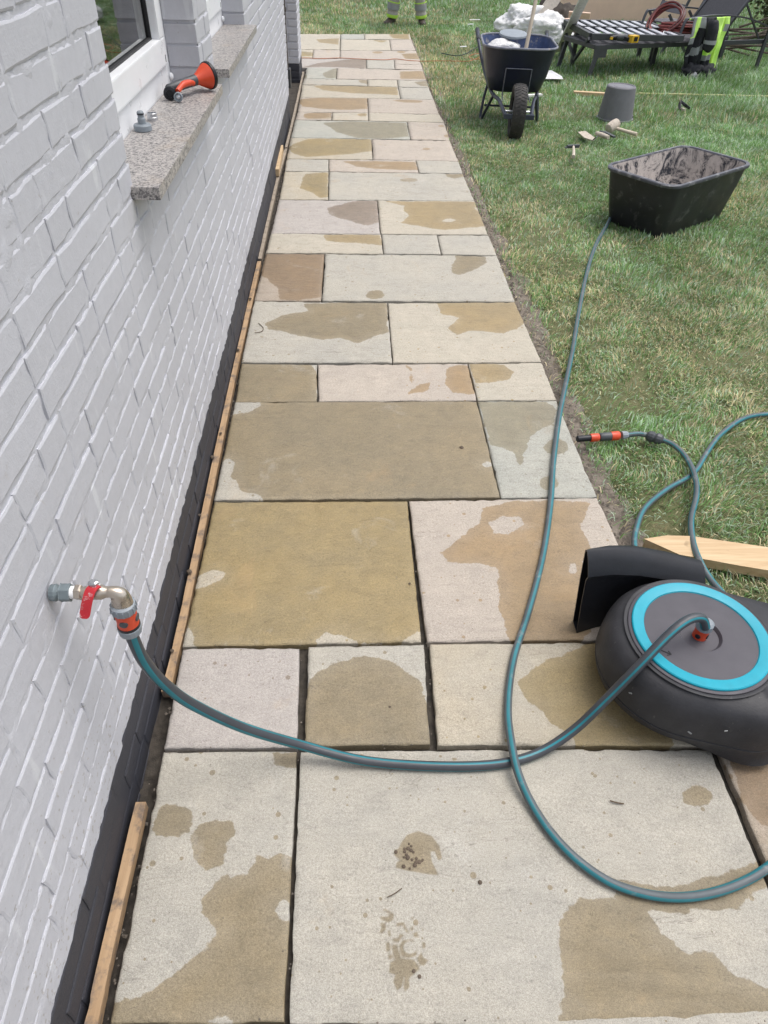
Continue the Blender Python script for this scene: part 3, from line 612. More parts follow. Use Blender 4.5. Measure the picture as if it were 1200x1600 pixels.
for bl, (V, F) in rest.items():
    o = H('bricks', (V, F), BLACK if bl else WHITE, smooth=True, sharp=.25); o['kind'] = 'stuff'
# black coat: fills the plinth joints
H('plinth_coat', bb(-.6, WX-.0022, Y0, Y1, -.3, PZ-.004), BLACK)
# windows
for (a, b) in WIN:
    zt = ZT_; fr = H('window', join(bb(-.66, -.603, a-.01, b+.01, 1.003, 1.085), bb(-.66, -.603, a-.01, a+.055, 1.085, zt), bb(-.66, -.603, b-.055, b+.01, 1.085, zt), bb(-.66, -.603, a+.055, b-.055, zt-.06, zt)), PVC, bevel=.003)
    fr['_w'] = (WX, 3, -.1)
    a2, b2 = a+.058, b-.058
    mk('sash', join(bb(-.655, -.592, a2, b2, 1.089, 1.165), bb(-.655, -.592, a2, a2+.07, 1.165, zt-.14), bb(-.655, -.592, b2-.07, b2, 1.165, zt-.14), bb(-.655, -.592, a2, b2, zt-.14, zt-.064)), PVC, fr, bevel=.005)
    mk('gasket', join(bb(-.64, -.618, a2+.068, b2-.068, 1.163, 1.171), bb(-.64, -.618, a2+.068, a2+.078, 1.171, zt-.15), bb(-.64, -.618, b2-.078, b2-.068, 1.171, zt-.15)), GASKET, fr)
    mk('glass_pane', bb(-.634, -.626, a2+.07, b2-.07, 1.165, zt-.14), GLASS, fr)
    mk('drain_slot', bb(-.5985, -.591, b2-.035, b2-.030, 1.098, 1.118), GASKET, fr)
    mk('drain_cap', lathe([(.011, 0), (.011, .006), (.006, .010)], 12, (-.600, b-.022, 1.045), axisR((1, 0, 0))), PVC, fr, smooth=True)
def granite_sill(x1, a, b):
    n = 40; o = H('window_sill', join(bb(-.60, x1, a, b, .992, 1.0205)), GRANITE, bevel=.002)
    return o
s1 = granite_sill(-.430, 1.712, 2.838); s2 = granite_sill(-.438, 3.100, 4.230)
# recess, corner pier behind the wall end, with its own bricks
pier = thing('corner_pier', 'narrow white brick pier with black base at the far end of the house wall', 'brick pier', (-.52, 8.75, -.05)); pier['_w'] = (-.52, 8.75, -.05)
PY0, PY1 = 8.7, 9.25
mk('plinth_coat', bb(-.955, -.4835, PY0+.0035, PY1-.002, -.3, PZ+.04-CH+.003), BLACK, pier)
mk('mortar', bb(-.95, -.487, PY0+.008, PY1-.008, -.3, 2.8), MORT, pier)
mk('mortar', bb(-1.0, -.95, 7.0, 9.25, -.3, 2.8), MORT, pier)
for k in range(-5, NB):
    z = PZ+.04+CH*k+.0055; mt = BLACK if k < -1 else WHITE
    off = (k % 2)*.107
    for x in (-.481-off-.105, -.481-off+.107-.105) if off else (-.481-.1075,):
        pass
    xs = [(-.481, -.481-.2045), (-.6965, -.9)] if k % 2 else [(-.481, -.481-.0975), (-.5895, -.794), (-.805, -.9)]
    for a, b in xs:
        mk('brick', bb(b, a, PY0, PY0+.1+rb.random()*.002, z, z+.054), mt, pier, bevel=.004, seg=1)
    for a, b in ((PY0+.111, PY0+.315), (PY0+.326, PY1)):
        mk('brick', bb(-.6, -.481, a, b, z, z+.054), mt, pier, bevel=.004, seg=1)
pipe = thing('downpipe', 'dark brown downpipe with anthracite box at the far end of the white wall', 'downpipe', (-.455, 7.1, 0)); pipe['_w'] = (-.455, 7.1, 0)
mk('pipe', tube([(-.525, 7.17, z) for z in (.26, 1.0, 2.0, 2.8)], .034, 14), BROWN, pipe, smooth=True)
mk('meter_box', bb(-.59, -.475, 7.11, 7.21, .20, .345), DBOX, pipe, bevel=.008)
mk('bracket', join(*[lathe([(.040, 0), (.040, .03)], 14, (-.525, 7.17, z)) for z in (.75, 1.7)]), BROWN, pipe)
mk('lower_pipe', bb(-.545, -.505, 7.13, 7.18, -.12, .20), WBOARD, pipe, bevel=.004)
# ------------------------------------------------------------------ battens in the gap between wall and slabs
def batten(px, wd, zt, label, seed, mat=WOODY, th=.028, cat='wood strip'):
    P = [at(u, v, zt) for u, v in px]; sp = spline(P, 5); rings = []; r = random.Random(seed)
    for i, p in enumerate(sp):
        q = sp[min(i+1, len(sp)-1)]-sp[max(i-1, 0)]; s = Vector((q.y, -q.x, 0)).normalized(); wl = wd/2+(r.random()-.5)*.0015
        rings.append([p-s*wl, p+s*wl, p+s*wl+Vector((0, 0, -th)), p-s*wl+Vector((0, 0, -th))])
    return tag(mk('edging_batten', loft(rings), mat, origin=tuple(P[0])), label, cat)
batten([(220, 1253), (161, 1510), (142, 1600), (60, 1900)], .0235, .004, 'clean pale wood strip nearest the camera between black plinth and slabs', 1)
batten([(259, 1080), (285, 970), (301, 892), (337, 720), (362, 600), (389, 480), (405, 408)], .022, -.006, 'long orange-brown wood strip beside the slabs with dark lumps on top', 2)
WOODG = wood('grey_dirty_batten', (.26, .21, .16), (.38, .32, .25), sx=(1.5, .1, 1.5), dirt=(.15, .125, .10))
batten([(406, 404), (420, 340), (436, 270), (447, 232)], .020, -.010, 'weathered middle wood strip beside the wall, past the long orange one', 3, WOODG)
batten([(447, 230), (457, 190), (466, 150), (474, 112)], .020, -.008, 'farthest dirty wood strip in the gap near the corner pier', 4, WOODG)
tag(mk('wood_wedge', bar(at(440, 232, .02), at(433, 270, .02), .028, .05), WOODX, origin=tuple(at(437, 250, 0)), bevel=.003), 'short pale wood block wedged upright between plinth and strip', 'wood block')
for k, (u, v) in enumerate([(332, 716), (312, 806), (296, 895), (345, 678), (269, 1018), (391, 468), (372, 548)]):
    p = at(u, v, -.002); r = random.Random(k); rr = .005+r.random()*.004
    tag(mk('dirt_lump', lathe([(rr*.5, 0), (rr, rr*.4), (rr*.8, rr), (rr*.2, rr*1.3)], 7, p), DIRT, origin=tuple(p), smooth=True), ['biggest mud lump on the long strip, level with the big grey slab', 'mud lump on the long strip, level with the far end of the yellow slab', 'mud lump on the long strip, halfway along the yellow slab', 'mud lump on the long strip at the far end of the big grey slab', 'mud lump nearest the camera on the long wood strip', 'farthest mud lump, near the top end of the long wood strip', 'mud lump on the long strip beside the small grey wet slab'][k], 'mud lump', 'mud lumps on the long wood strip')

# ------------------------------------------------------------------ hoses
def hose(name, pts, label, r=.0105, mats=(HGREY, HTEAL), n=14, sub=10, tw=.012, group=None):
    P = spline([p if isinstance(p, Vector) else at(*p) for p in pts], sub)
    # even spacing
    V, F = tube(P, r, n, cap=True, twist=tw); fm = []
    for f in F:
        if len(f) != 4: fm.append(0); continue
        k = f[0] % n; fm.append(1 if k in (1, 2, 6, 7, 11) else 0)
    o = mk(name, (V, F), None, origin=tuple(P[0]), smooth=True, mats=list(mats), fm=fm, sharp=1.2); return tag(o, label, 'hose', group)
TCX = (-.391, .785, .540)
hose('garden_hose', [aty(202, 980, .787), aty(210, 1003, .787), aty(226, 1034, .789), aty(255, 1067, .795), aty(300, 1100, .805), aty(380, 1137, .825), aty(467, 1163, .845), (560, 1187, .022), (650, 1196, .0115), (740, 1197, .0115), (800, 1190, .0115), (850, 1172, .015), (900, 1138, .055), (950, 1090, .135), (1000, 1039, .222), (1045, 992, .275), (1075, 969, .294), (1096, 966, .289), (1102, 980, .258)],
     'grey and teal hose running from the wall tap across the slabs into the reel top', .0116)
hose('garden_hose', [(955, 338, -.015), (948, 352, -.01), (930, 385, .0), (916, 430, .0), (904, 490, .0), (895, 545, -.005), (884, 600, .005), (874, 650, .011), (865, 720, .0115), (860, 790, .0115), (848, 870, .0115), (826, 955, .0115), (805, 1020, .0115), (796, 1070, .0115), (794, 1120, .016), (801, 1172, .034), (812, 1215, .030), (832, 1258, .014), (860, 1300, .0115), (900, 1342, .0115), (950, 1377, .0115), (1000, 1395, .0115), (1050, 1402, .0115), (1100, 1398, .0115), (1150, 1383, .0115), (1200, 1355, .0115), (1280, 1290, .0115), (1400, 1240, .0115), Vector((1.75, .72, 0.0)), Vector((2.3, .95, -.01)), Vector((2.9, .6, -.01)), Vector((3.6, .2, -.01))],
     'dusty grey-blue hose curving from the black mortar tub down the slabs to the right edge', .0100, (HGREY2, HTEAL2))
hose('garden_hose', [(978, 680, .002), (1000, 678, .004), (1023, 684, .006), (1050, 694, .0), (1072, 715, .0), (1086, 745, .012), (1088, 775, .0), (1080, 812, -.003), (1083, 848, .01), (1095, 880, .02), (1110, 905, .015), (1135, 935, .02), (1150, 960, .03)],
     'hose on the grass with orange quick connector end, crossing over the pine stake', .0100, (HGREY2, HTEAL2))
hose('garden_hose', [Vector((3.7, 1.3, -.01)), Vector((3.0, 1.95, -.01)), Vector((2.4, 2.2, -.01)), (1330, 660, -.01), (1250, 648, -.01), (1200, 647, -.008), (1160, 655, -.008), (1125, 680, -.005), (1104, 708, -.008), (1083, 740, -.011), (1040, 766, -.008), (1007, 795, -.005), (994, 828, -.005), (992, 855, -.005), (1001, 882, .0), (1010, 900, .0)],
     'hose on the grass coming in from the right edge and ending behind the reel', .0100, (HGREY2, HTEAL2))
# hose end fittings on the grass
fit = thing('hose_connector', 'black and orange click connector lying on grass at the slab edge', 'hose connector', tuple(at(940, 683, 0))); fit['_w'] = tuple(at(940, 683, 0))
a, b = at(901, 686, .006), at(985, 679, .006); d = (b-a); L = d.length; R_ = axisR(d)
mk('spray_tube', lathe([(.008, 0), (.0125, .003), (.0125, L*.26)], 16, a, R_), REELD, fit, smooth=True)
mk('collar', lathe([(.0155, 0), (.016, .004), (.016, .030), (.0145, .034)], 16, a+d*.25, R_), ORANGE, fit, smooth=True)
mk('body', lathe([(.013, 0), (.0165, .006), (.0165, L*.34), (.014, L*.36)], 16, a+d*.42, R_), CDARK, fit, smooth=True)
mk('grip', lathe([(.0172, 0), (.0178, .006), (.0178, .030), (.016, .034)], 16, a+d*.63, R_), ORANGE, fit, smooth=True)
mk('nut', lathe([(.016, 0), (.0165, .004), (.0150, .020), (.012, .026)], 10, a+d*.83, R_), CGREY, fit)
kn = at(1023, 684, .006); dk = (at(1050, 694, 0)-at(1000, 678, 0))
tag(mk('hose_coupling', lathe([(.012, -.032), (.020, -.024), (.0225, -.008), (.017, 0), (.0225, .008), (.020, .024), (.012, .032)], 12, kn, axisR(dk)), CDARK, origin=tuple(kn), smooth=True, sharp=.4), 'knobbly dark hose repair coupling on the grass, right of the orange connector', 'hose coupling')

# ------------------------------------------------------------------ tap
ty, tz = .79, .664; tap = thing('garden_tap', 'nickel wall tap with worn red lever on the white bricks', 'garden tap', (WX, ty, tz)); tap['_w'] = (WX, ty, tz)
XR = axisR((1, 0, 0))
mk('wall_fitting', join(lathe([(.0165, 0), (.0185, .008), (.014, .012), (.014, .018)], 14, (WX+.002, ty, tz), XR), lathe([(.0195, 0), (.0195, .016)], 6, (WX+.018, ty, tz), XR)), PATINA, tap, bevel=.0012)
mk('thread_tape', lathe([(.0135, 0), (.0135, .008)], 16, (WX+.034, ty, tz), XR), PTFE, tap, smooth=True)
mk('hex_nut', lathe([(.0155, 0), (.0165, .002), (.0165, .008), (.0150, .010)], 6, (WX+.041, ty, tz), XR), BRASS, tap)
mk('valve_body', lathe([(.012, 0), (.0125, .014), (.0155, .020), (.0155, .034), (.012, .040), (.0115, .046)], 20, (WX+.050, ty, tz), XR), BRASS, tap, smooth=True)
EX_ = WX+.096
mk('spout', tube(spline([(EX_-.004, ty, tz), (EX_+.004, ty, tz), (EX_+.013, ty, tz-.005), (EX_+.016, ty-.001, tz-.016), (EX_+.016, ty-.002, tz-.034)], 5), [.0105+.0004*i for i in range(21)], 18), BRASS, tap, smooth=True)
mk('stem', join(lathe([(.007, 0), (.007, .016)], 10, (WX+.076, ty, tz+.010)), lathe([(.0095, 0), (.0095, .006), (.006, .009)], 6, (WX+.076, ty, tz+.024))), STEEL, tap, bevel=.0008)
lev = spline([(WX+.083, ty-.002, tz+.0235), (WX+.074, ty-.012, tz+.022), (WX+.068, ty-.024, tz+.008), (WX+.062, ty-.034, tz-.014), (WX+.058, ty-.042, tz-.032)], 5)
rg = []
for i, p in enumerate(lev):
    q = (lev[min(i+1, len(lev)-1)]-lev[max(i-1, 0)]).normalized(); s = Vector((1, .15, 0)); s = (s-q*s.dot(q)).normalized(); nn = s.cross(q)
    wd_ = .0085 if i < len(lev)-3 else .0085*[.95, .8, .45][i-len(lev)+3]
    rg.append([p-s*wd_-nn*.0012, p+s*wd_-nn*.0012, p+s*wd_+nn*.0012, p-s*wd_+nn*.0012])
mk('lever', loft(rg), REDP, tap, smooth=True)
cn = Vector((EX_+.016, ty-.002, tz-.026)); ce = Vector((-.393, .788, .575)); ce = aty(204, 985, .787); dc = (ce-cn).normalized(); RC = axisR(dc); LC = (ce-cn).length
con = thing('tap_connector', 'grey and orange hose connector hanging under the wall tap spout', 'hose connector', tuple(cn)); con['_w'] = tuple(cn)
mk('threaded_collar', lathe([(.0165, 0), (.0205, .002), (.0215, .016), (.0195, .019)], 24, cn, RC), CGREY, con, smooth=True)
mk('collar_rib', join(*[bar(cn+RC @ Vector((.0212*math.cos(A), .0212*math.sin(A), .004)), cn+RC @ Vector((.0218*math.cos(A), .0218*math.sin(A), .016)), .0022, .0016, RC @ Vector((math.cos(A), math.sin(A), 0))) for A in [2*math.pi*k/14 for k in range(14)]]), CGREY, con)
mk('orange_sleeve', lathe([(.0185, .019), (.0192, .022), (.0178, .040), (.0188, .052)], 24, cn, RC), ORANGE, con, smooth=True)
for A in (-2.5, -.9, .7, 2.3):
    pc = cn+RC @ Vector((.0168*math.cos(A), .0168*math.sin(A), .036)); ro_ = RC @ Vector((math.cos(A), math.sin(A), 0))
    mk('grip_pad', lathe([(.0075, 0), (.0070, .0028), (.005, .0034)], 12, pc, axisR(ro_, RC @ Vector((0, 0, 1)))), CDARK, con, smooth=True)
mk('black_band', lathe([(.0194, .052), (.0196, .058)], 24, cn, RC), REELD, con, smooth=True)
mk('clamping_nut', lathe([(.0194, .058), (.0205, .060), (.0195, .074), (.013, .079)], 16, cn, RC), CGREY, con)

tap.scale = (1, .82, .82); 
# ------------------------------------------------------------------ hose reel
RX, RY = .8575, 1.028
reel = thing('hose_reel', 'round anthracite wall hose box with turquoise ring lying flat on the slabs', 'hose reel', (RX, RY, 0)); reel['_w'] = (RX, RY, 0)
def hull(circles, n=72):
    from mathutils.geometry import convex_hull_2d
    P = [Vector((c[0]+c[2]*math.cos(2*math.pi*k/96), c[1]+c[2]*math.sin(2*math.pi*k/96))) for c in circles for k in range(96)]
    h = [P[i] for i in convex_hull_2d(P)]; c0 = Vector((RX, RY)); out = []
    for k in range(n):
        A = 2*math.pi*k/n; d = Vector((math.cos(A), math.sin(A))); best = 0
        for i in range(len(h)):
            p, q = h[i]-c0, h[(i+1) % len(h)]-c0; e = q-p; den = d.x*e.y-d.y*e.x
            if abs(den) < 1e-12: continue
            t = (p.x*e.y-p.y*e.x)/den; s_ = (p.x*d.y-p.y*d.x)/den
            if t > best and -1e-6 <= s_ <= 1+1e-6: best = t
        out.append(best)
    return out
def ringat(shape, off, z, nx=1.0): return [Vector((RX+(r+off)*math.cos(2*math.pi*k/72), RY+(r+off)*math.sin(2*math.pi*k/72), z)) for k, r in enumerate(shape)]
big = hull([(RX-.012, RY+.0, .212), (.942, .905, .122), (1.16, 1.0, .11)]); small = hull([(RX, RY+.0, .188), (.93, .955, .10), (1.12, 1.01, .10)]); top_ = hull([(RX, RY, .178)])
bot = hull([(RX+.01, RY-.005, .165), (.955, .892, .098), (1.16, 1.0, .08)])
rings = [ringat(bot, -.02, .004), ringat(bot, .0, .010), ringat(bot, .018, .030), ringat(big, -.006, .060), ringat(big, 0, .085), ringat(big, -.003, .0865), ringat(big, -.003, .0885), ringat(big, 0, .090), ringat(big, .0, .115), ringat(big, -.003, .150), ringat(big, -.008, .172), ringat(big, -.017, .189), ringat(big, -.029, .200), ringat(small, -.012, .2065), ringat(top_, .004, .2115), ringat(top_, -.003, .2125), ringat(top_, -.012, .2040), ringat(top_, -.03, .188)]
mk('body', loft(rings), REELG, reel, smooth=True, sharp=.9)
mk('top_disc', lathe([(.172, .206), (.172, .2130), (.170, .214), (.163, .2145), (.062, .2150), (.052, .2140), (.046, .206), (.044, .196), (.012, .194)], 72, (RX, RY, 0)), REELT, reel, smooth=True, sharp=.5)
mk('turquoise_ring', lathe([(.164, .2135), (.164, .2185), (.1615, .2205), (.138, .2185), (.1355, .2178), (.1335, .2140)], 96, (RX, RY, 0), cap=False), TEALP, reel, smooth=True, sharp=.6)
hc = at(1100, 990, .21); 
mk('swivel_connector', lathe([(.017, .194), (.0175, .205), (.0165, .222), (.018, .238)], 20, (RX, RY, 0)), ORANGE, reel, smooth=True)
mk('connector_pad', join(*[lathe([(.007, 0), (.006, .002)], 10, (RX+.0165*math.cos(A), RY+.0165*math.sin(A), .218), axisR((math.cos(A), math.sin(A), 0))) for A in (-2.4, -.8, .8)]), REELD, reel)
mk('connector_nut', lathe([(.019, .238), (.0200, .241), (.0195, .256), (.0135, .261)], 16, (RX, RY, 0)), CGREY, reel)
# faint arrow emblem moulded in the disc
for k, (A, z, L, tl) in enumerate([(-1.15, .128, .016, .4), (-1.9, .11, .011, -.7), (-2.6, .14, .009, .9), (-1.6, .15, .007, .2)]):
    i = int(A/(2*math.pi)*72) % 72; rr_ = big[i]+.0006; t1 = Vector((-math.sin(A), math.cos(A), tl)).normalized(); q = Vector((RX+rr_*math.cos(A), RY+rr_*math.sin(A), z))
    mk('scuff', bar(q-t1*L/2, q+t1*L/2, .0035, .0014, (math.cos(A), math.sin(A), 0)), REFL, reel)
mk('moulded_arrow', join(bar((RX-.118, RY-.045, .2155), (RX-.095, RY-.060, .2155), .0022, .0008), bar((RX-.095, RY-.060, .2155), (RX-.105, RY-.062, .2155), .0022, .0008), bar((RX-.095, RY-.060, .2155), (RX-.098, RY-.050, .2155), .0022, .0008)), REELD, reel)
# wall bracket: a hollow tapered moulding
brk = thing('reel_bracket', 'black hollow tapered bracket standing on the slab behind the hose reel', 'bracket', (.64, 1.19, 0)); brk['_w'] = (.64, 1.19, 0)
def bprof(x, y0, h, d, ins=0):
    """upright open-ended section: curved front, broad rounded back top"""
    pts = [(y0+.006+ins, ins+.002), (y0+.010+ins, h*.40), (y0+.008+ins, h*.72), (y0-.003+ins, h*.80), (y0+.014+ins, h-.020-ins), (y0+.034, h-.002-ins), (y0+d*.75, h-ins), (y0+d-ins, h-.012-ins), (y0+d+.003-ins, h*.6), (y0+d-ins, h*.2), (y0+d-ins, ins+.002)]
    return [Vector((x, y, z)) for y, z in pts]
outr = [(.640, 1.195, .302, .050, 0), (.655, 1.200, .300, .052, 0), (.70, 1.215, .288, .060, 0), (.78, 1.230, .262, .070, 0), (.88, 1.235, .228, .075, 0), (.98, 1.235, .195, .075, 0)]
rg = []
for x, y0, h, d, ins in outr:
    P = bprof(x, y0, h, d); rg.append([p+Vector((-(p.z)*.10+.0 if x < .66 else -(p.z)*.05, 0, 0)) for p in P])
inn = []
for x, y0, h, d, ins in outr[:4]:
    P = bprof(x, y0, h, d, .004); inn.append([p+Vector((-(p.z)*.10 if x < .66 else -(p.z)*.05, 0, 0)) for p in P])
mk('shell', loft(inn[::-1]+rg, True, True), REELD, brk, smooth=True, sharp=.8)
mk('rib', join(bar((.66, 1.222, .03), (.645, 1.225, .25), .004, .03, (1, 0, 0)), bar((.67, 1.235, .03), (.655, 1.238, .25), .004, .03, (1, 0, 0))), REELG, brk)

# ------------------------------------------------------------------ things on the sill
noz = thing('spray_nozzle', 'orange and grey garden spray head lying on the near granite sill', 'spray nozzle', (-.50, 2.66, 1.0205)); noz['_w'] = (-.50, 2.66, 1.0205)
a = Vector((-.585, 2.585, 1.052)); b = Vector((-.452, 2.735, 1.073)); ax = (b-a).normalized(); 
mk('cone', lathe([(.018, 0), (.022, .015), (.038, .045), (.046, .062)], 28, b-ax*.062, axisR(ax)), ORANGE, noz, smooth=True)
mk('rose_rim', lathe([(.046, 0), (.0495, .003), (.0500, .013), (.046, .018), (.010, .016)], 28, b, axisR(ax)), REELD, noz, smooth=True)
mk('barrel', lathe([(.012, 0), (.016, .006), (.018, .05), (.0195, (b-a).length-.06)], 20, a, axisR(ax)), CDARK, noz, smooth=True)
mk('handle_cap', lathe([(.020, 0), (.0235, .004), (.0235, .02), (.014, .024), (.013, .018)], 20, Vector((-.572, 2.565, 1.045)), axisR((.15, -1, .0))), REELD, noz, smooth=True)
mk('inlet_ring', lathe([(.014, 0), (.0165, .002), (.0165, .016), (.0135, .018), (.012, .012)], 20, Vector((-.535, 2.535, 1.038)), axisR((.1, -1, .1))), CGREY, noz, smooth=True)
mk('inlet_core', lathe([(.010, 0), (.010, .012), (.004, .016)], 14, Vector((-.535, 2.535, 1.038)), axisR((.1, -1, .1))), STEEL, noz, smooth=True)
mk('trigger', tube(spline([(-.540, 2.555, 1.052), (-.525, 2.60, 1.066), (-.505, 2.64, 1.066), (-.497, 2.665, 1.060)], 4), [.010]*4+[.012]*5+[.010]*4, 10), ORANGE, noz, smooth=True)
noz.scale = (.83, .83, .83); p = at(224, 204, 1.0205); cn2 = thing('hose_adapter', 'grey threaded hose adapter standing upright on the near sill', 'hose adapter', tuple(p)); cn2['_w'] = tuple(p)
mk('base_ring', lathe([(.0225, 0), (.0245, .002), (.0245, .014), (.022, .017), (.012, .018)], 20, p), CGREY, cn2, smooth=True, sharp=.5)
mk('spigot', lathe([(.011, .018), (.011, .030), (.0085, .034), (.0085, .040), (.0095, .046), (.007, .049)], 18, p), CGREY, cn2, smooth=True, sharp=.5)
mk('seal_ring', lathe([(.0092, .040), (.0100, .0415), (.0092, .0435)], 18, p, cap=False), REELD, cn2, smooth=True)
p = at(239, 188, 1.0205)
tag(mk('metal_cap', lathe([(.0145, 0), (.0150, .002), (.0150, .009), (.0138, .010), (.0138, .019), (.0125, .020), (.0120, .014), (.002, .013)], 24, p), STEEL, origin=tuple(p), smooth=True, sharp=.5), 'small chromed thread cap behind the grey adapter on the near sill', 'metal cap')

# ------------------------------------------------------------------ mortar tub
def tub():
    c = Vector((2.115, 4.655, 0)); A_ = math.radians(36); LZt = -.035
    t = thing('mortar_tub', 'black rectangular mortar tub with cement smeared inside standing on the grass', 'mortar tub', (c.x, c.y, LZt), A_)
    hx, hy, h = .450, .262, .335
    t['_w'] = (0, 0, 0)
    out = [rrect(0, 0, hx*.82, hy*.78, .07, .0), rrect(0, 0, hx*.84, hy*.80, .08, .012), rrect(0, 0, hx*.92, hy*.91, .085, h*.6), rrect(0, 0, hx*.965, hy*.955, .09, h-.022)]
    mk('outer_wall', loft(out, True, False), TUBB, t, smooth=True, sharp=1.0, local=True)
    rim = [rrect(0, 0, hx*.965, hy*.955, .09, h-.022), rrect(0, 0, hx*1.0, hy*1.0, .10, h-.020), rrect(0, 0, hx*1.01, hy*1.012, .10, h-.006), rrect(0, 0, hx*1.0, hy*1.0, .10, h), rrect(0, 0, hx*.955, hy*.94, .09, h), rrect(0, 0, hx*.945, hy*.93, .085, h-.008)]
    mk('rim', loft(rim, False, False), TUBR, t, smooth=True, sharp=1.0, local=True)
    inn = [rrect(0, 0, hx*.945, hy*.93, .085, h-.008), rrect(0, 0, hx*.90, hy*.88, .08, h*.6), rrect(0, 0, hx*.82, hy*.78, .075, .05), rrect(0, 0, hx*.76, hy*.70, .06, .025)]
    mk('inner_wall', loft(inn, False, True), TUBI, t, smooth=True, sharp=1.0, local=True)
    del t['_w']; return t
tub()

# ------------------------------------------------------------------ wheelbarrow (local y = away from the camera)
def barrow():
    t = thing('wheelbarrow', 'dark blue wheelbarrow facing the camera with its wheel towards the path', 'wheelbarrow', (1.452, 6.56, -.030), math.radians(-6)); t['_w'] = (0, 0, 0)
    K = dict(local=True)
    R0, TR = .155, .048; wc = Vector((0, 0, .203))
    tor = []
    prof = [(R0-.012, -.036), (R0+.012, -.055), (R0+.034, -.053), (R0+.044, -.034), (R0+.048, 0), (R0+.044, .034), (R0+.034, .053), (R0+.012, .055), (R0-.012, .036)]
    RX_ = axisR((1, 0, 0)); mk('tyre', lathe(prof, 40, wc, RX_, cap=False), TYRE, t, smooth=True, **K)
    tr = []
    for k in range(44):
        for s in (-1, 1):
            A = 2*math.pi*(k+(.5 if s > 0 else 0))/44; rad = R0+.0475
            p0 = wc+Vector((s*.003, math.cos(A)*rad, math.sin(A)*rad)); A2 = A+.06; r2 = R0+.040
            p1 = wc+Vector((s*.044, math.cos(A2)*r2, math.sin(A2)*r2)); tr.append(bar(p0, p1, .010, .008, (0, math.cos(A), math.sin(A))))
    mk('tread', join(*tr), TYRE, t, **K)
    mk('rim', lathe([(R0-.010, -.028), (R0-.03, -.012), (.03, -.010), (.03, .010), (R0-.03, .012), (R0-.010, .028)], 28, wc, RX_), CGREY, t, smooth=True, **K)
    mk('axle', lathe([(.010, -.12), (.010, .12)], 10, wc, RX_), STEEL, t, **K)
    def ring(hx, hyf, hyb, z, dz, r, n=7):
        P = rrect(0, 0, hx, 1, r/ (1), 0, n)
        out = []
        for sx, sy, a0 in ((1, 1, 0), (-1, 1, 90), (-1, -1, 180), (1, -1, 270)):
            for k in range(n+1):
                A = math.radians(a0+90*k/n); yc = (hyb-r) if sy > 0 else (hyf+r)
                x = sx*(hx-r)+r*math.cos(A); y = yc+r*math.sin(A); f = (y-hyf)/(hyb-hyf); out.append(Vector((x, y, z+dz*f)))
        return out
    so_ = [ring(.19, .42, .84, .265, -.0, .10), ring(.225, .38, .90, .275, -.0, .13), ring(.268, .335, .99, .39, .0, .16), ring(.312, .27, 1.07, .605, .0, .19)]
    mk('tray', loft(so_, True, False), BARB, t, smooth=True, sharp=1.3, **K)
    si = [ring(.309, .273, 1.067, .605, .0, .19), ring(.262, .342, .983, .39, .0, .155), ring(.20, .40, .88, .285, .0, .12)]
    mk('tray_lining', loft(si, False, True), BARI, t, smooth=True, sharp=1.3, **K)
    mk('tray_rim', tube(ring(.316, .267, 1.073, .608, .0, .19), .0095, 8, closed=True), BARR, t, smooth=True, **K)
    for s in (-1, 1):
        P = spline([(s*.10, -.155, .20), (s*.115, -.05, .205), (s*.15, .20, .245), (s*.20, .45, .255), (s*.26, .90, .36), (s*.315, 1.12, .52), (s*.325, 1.30, .585)], 5)
        mk('handle_tube', tube(P, .0155, 10), BARF, t, smooth=True, **K)
        mk('hand_grip', tube([P[-5], P[-1]+Vector((s*.005, .07, .01))], [.020, .021], 12), REELD, t, smooth=True, **K)
        x = s*.255
        P = spline([(s*.185, .34, .26), (s*.215, .45, .15), (s*.250, .555, .03), (s*.255, .60, .012), (s*.262, .64, .03), (s*.245, .68, .17), (s*.215, .72, .30)], 5)
        mk('leg', tube(P, .0125, 9), BARF, t, smooth=True, **K)
        mk('tray_strut', tube([(s*.11, .302, .46), (s*.11, .378, .265), (s*.12, .20, .235)], .005, 6), BARR, t, **K)
    mk('front_bumper', join(bar((-.125, -.165, .20), (.125, -.165, .20), .028, .036), bar((-.115, -.165, .20), (-.115, .02, .20), .02, .03), bar((.115, -.165, .20), (.115, .02, .20), .02, .03)), BARF, t, bevel=.004, **K)
    mk('front_strut', tube([(-.11, .300, .462), (.11, .300, .462)], .004, 6), BARR, t, **K)
    mk('cross_tube', tube([(-.24, .60, .12), (.24, .60, .12)], .009, 8), BARF, t, **K)
    del t['_w']
barrow()
bw = Vector((1.45, 6.56, -.03))
# contents of the barrow
def blob(name, c, s, mat, label, cat, amp=.3, sc=3, seed=0, sub=4, flat=True, parent=None):
    bm = bmesh.new(); bmesh.ops.create_icosphere(bm, subdivisions=sub, radius=1)
    for v in bm.verts:
        n = v.co.normalized(); nw = n+.35*noise.noise_vector(n*2.0+Vector((seed, 0, 0))); q = .55*noise.ridged_multi_fractal(Vector((nw.x*sc, nw.y*sc, nw.z*sc*2.2))+Vector((seed*3.1, seed, 0)), .9, 2.1, 6, 1.0, 1.6)*.5+.25
        k = 1+amp*(q-.6)+amp*noise.noise(n*1.5+Vector((seed, 0, 0))); v.co = Vector((n.x*s[0]*k, n.y*s[1]*k, n.z*s[2]*k))
        if flat and v.co.z < -s[2]*.35: v.co.z = -s[2]*.35-.02*(v.co.z+s[2]*.35)
    me = bpy.data.meshes.new(name); bm.to_mesh(me); bm.free(); me.materials.append(mat); me.polygons.foreach_set('use_smooth', [True]*len(me.polygons))
    o = bpy.data.objects.new(name, me); COL.objects.link(o); o.location = c; return tag(o, label, cat)
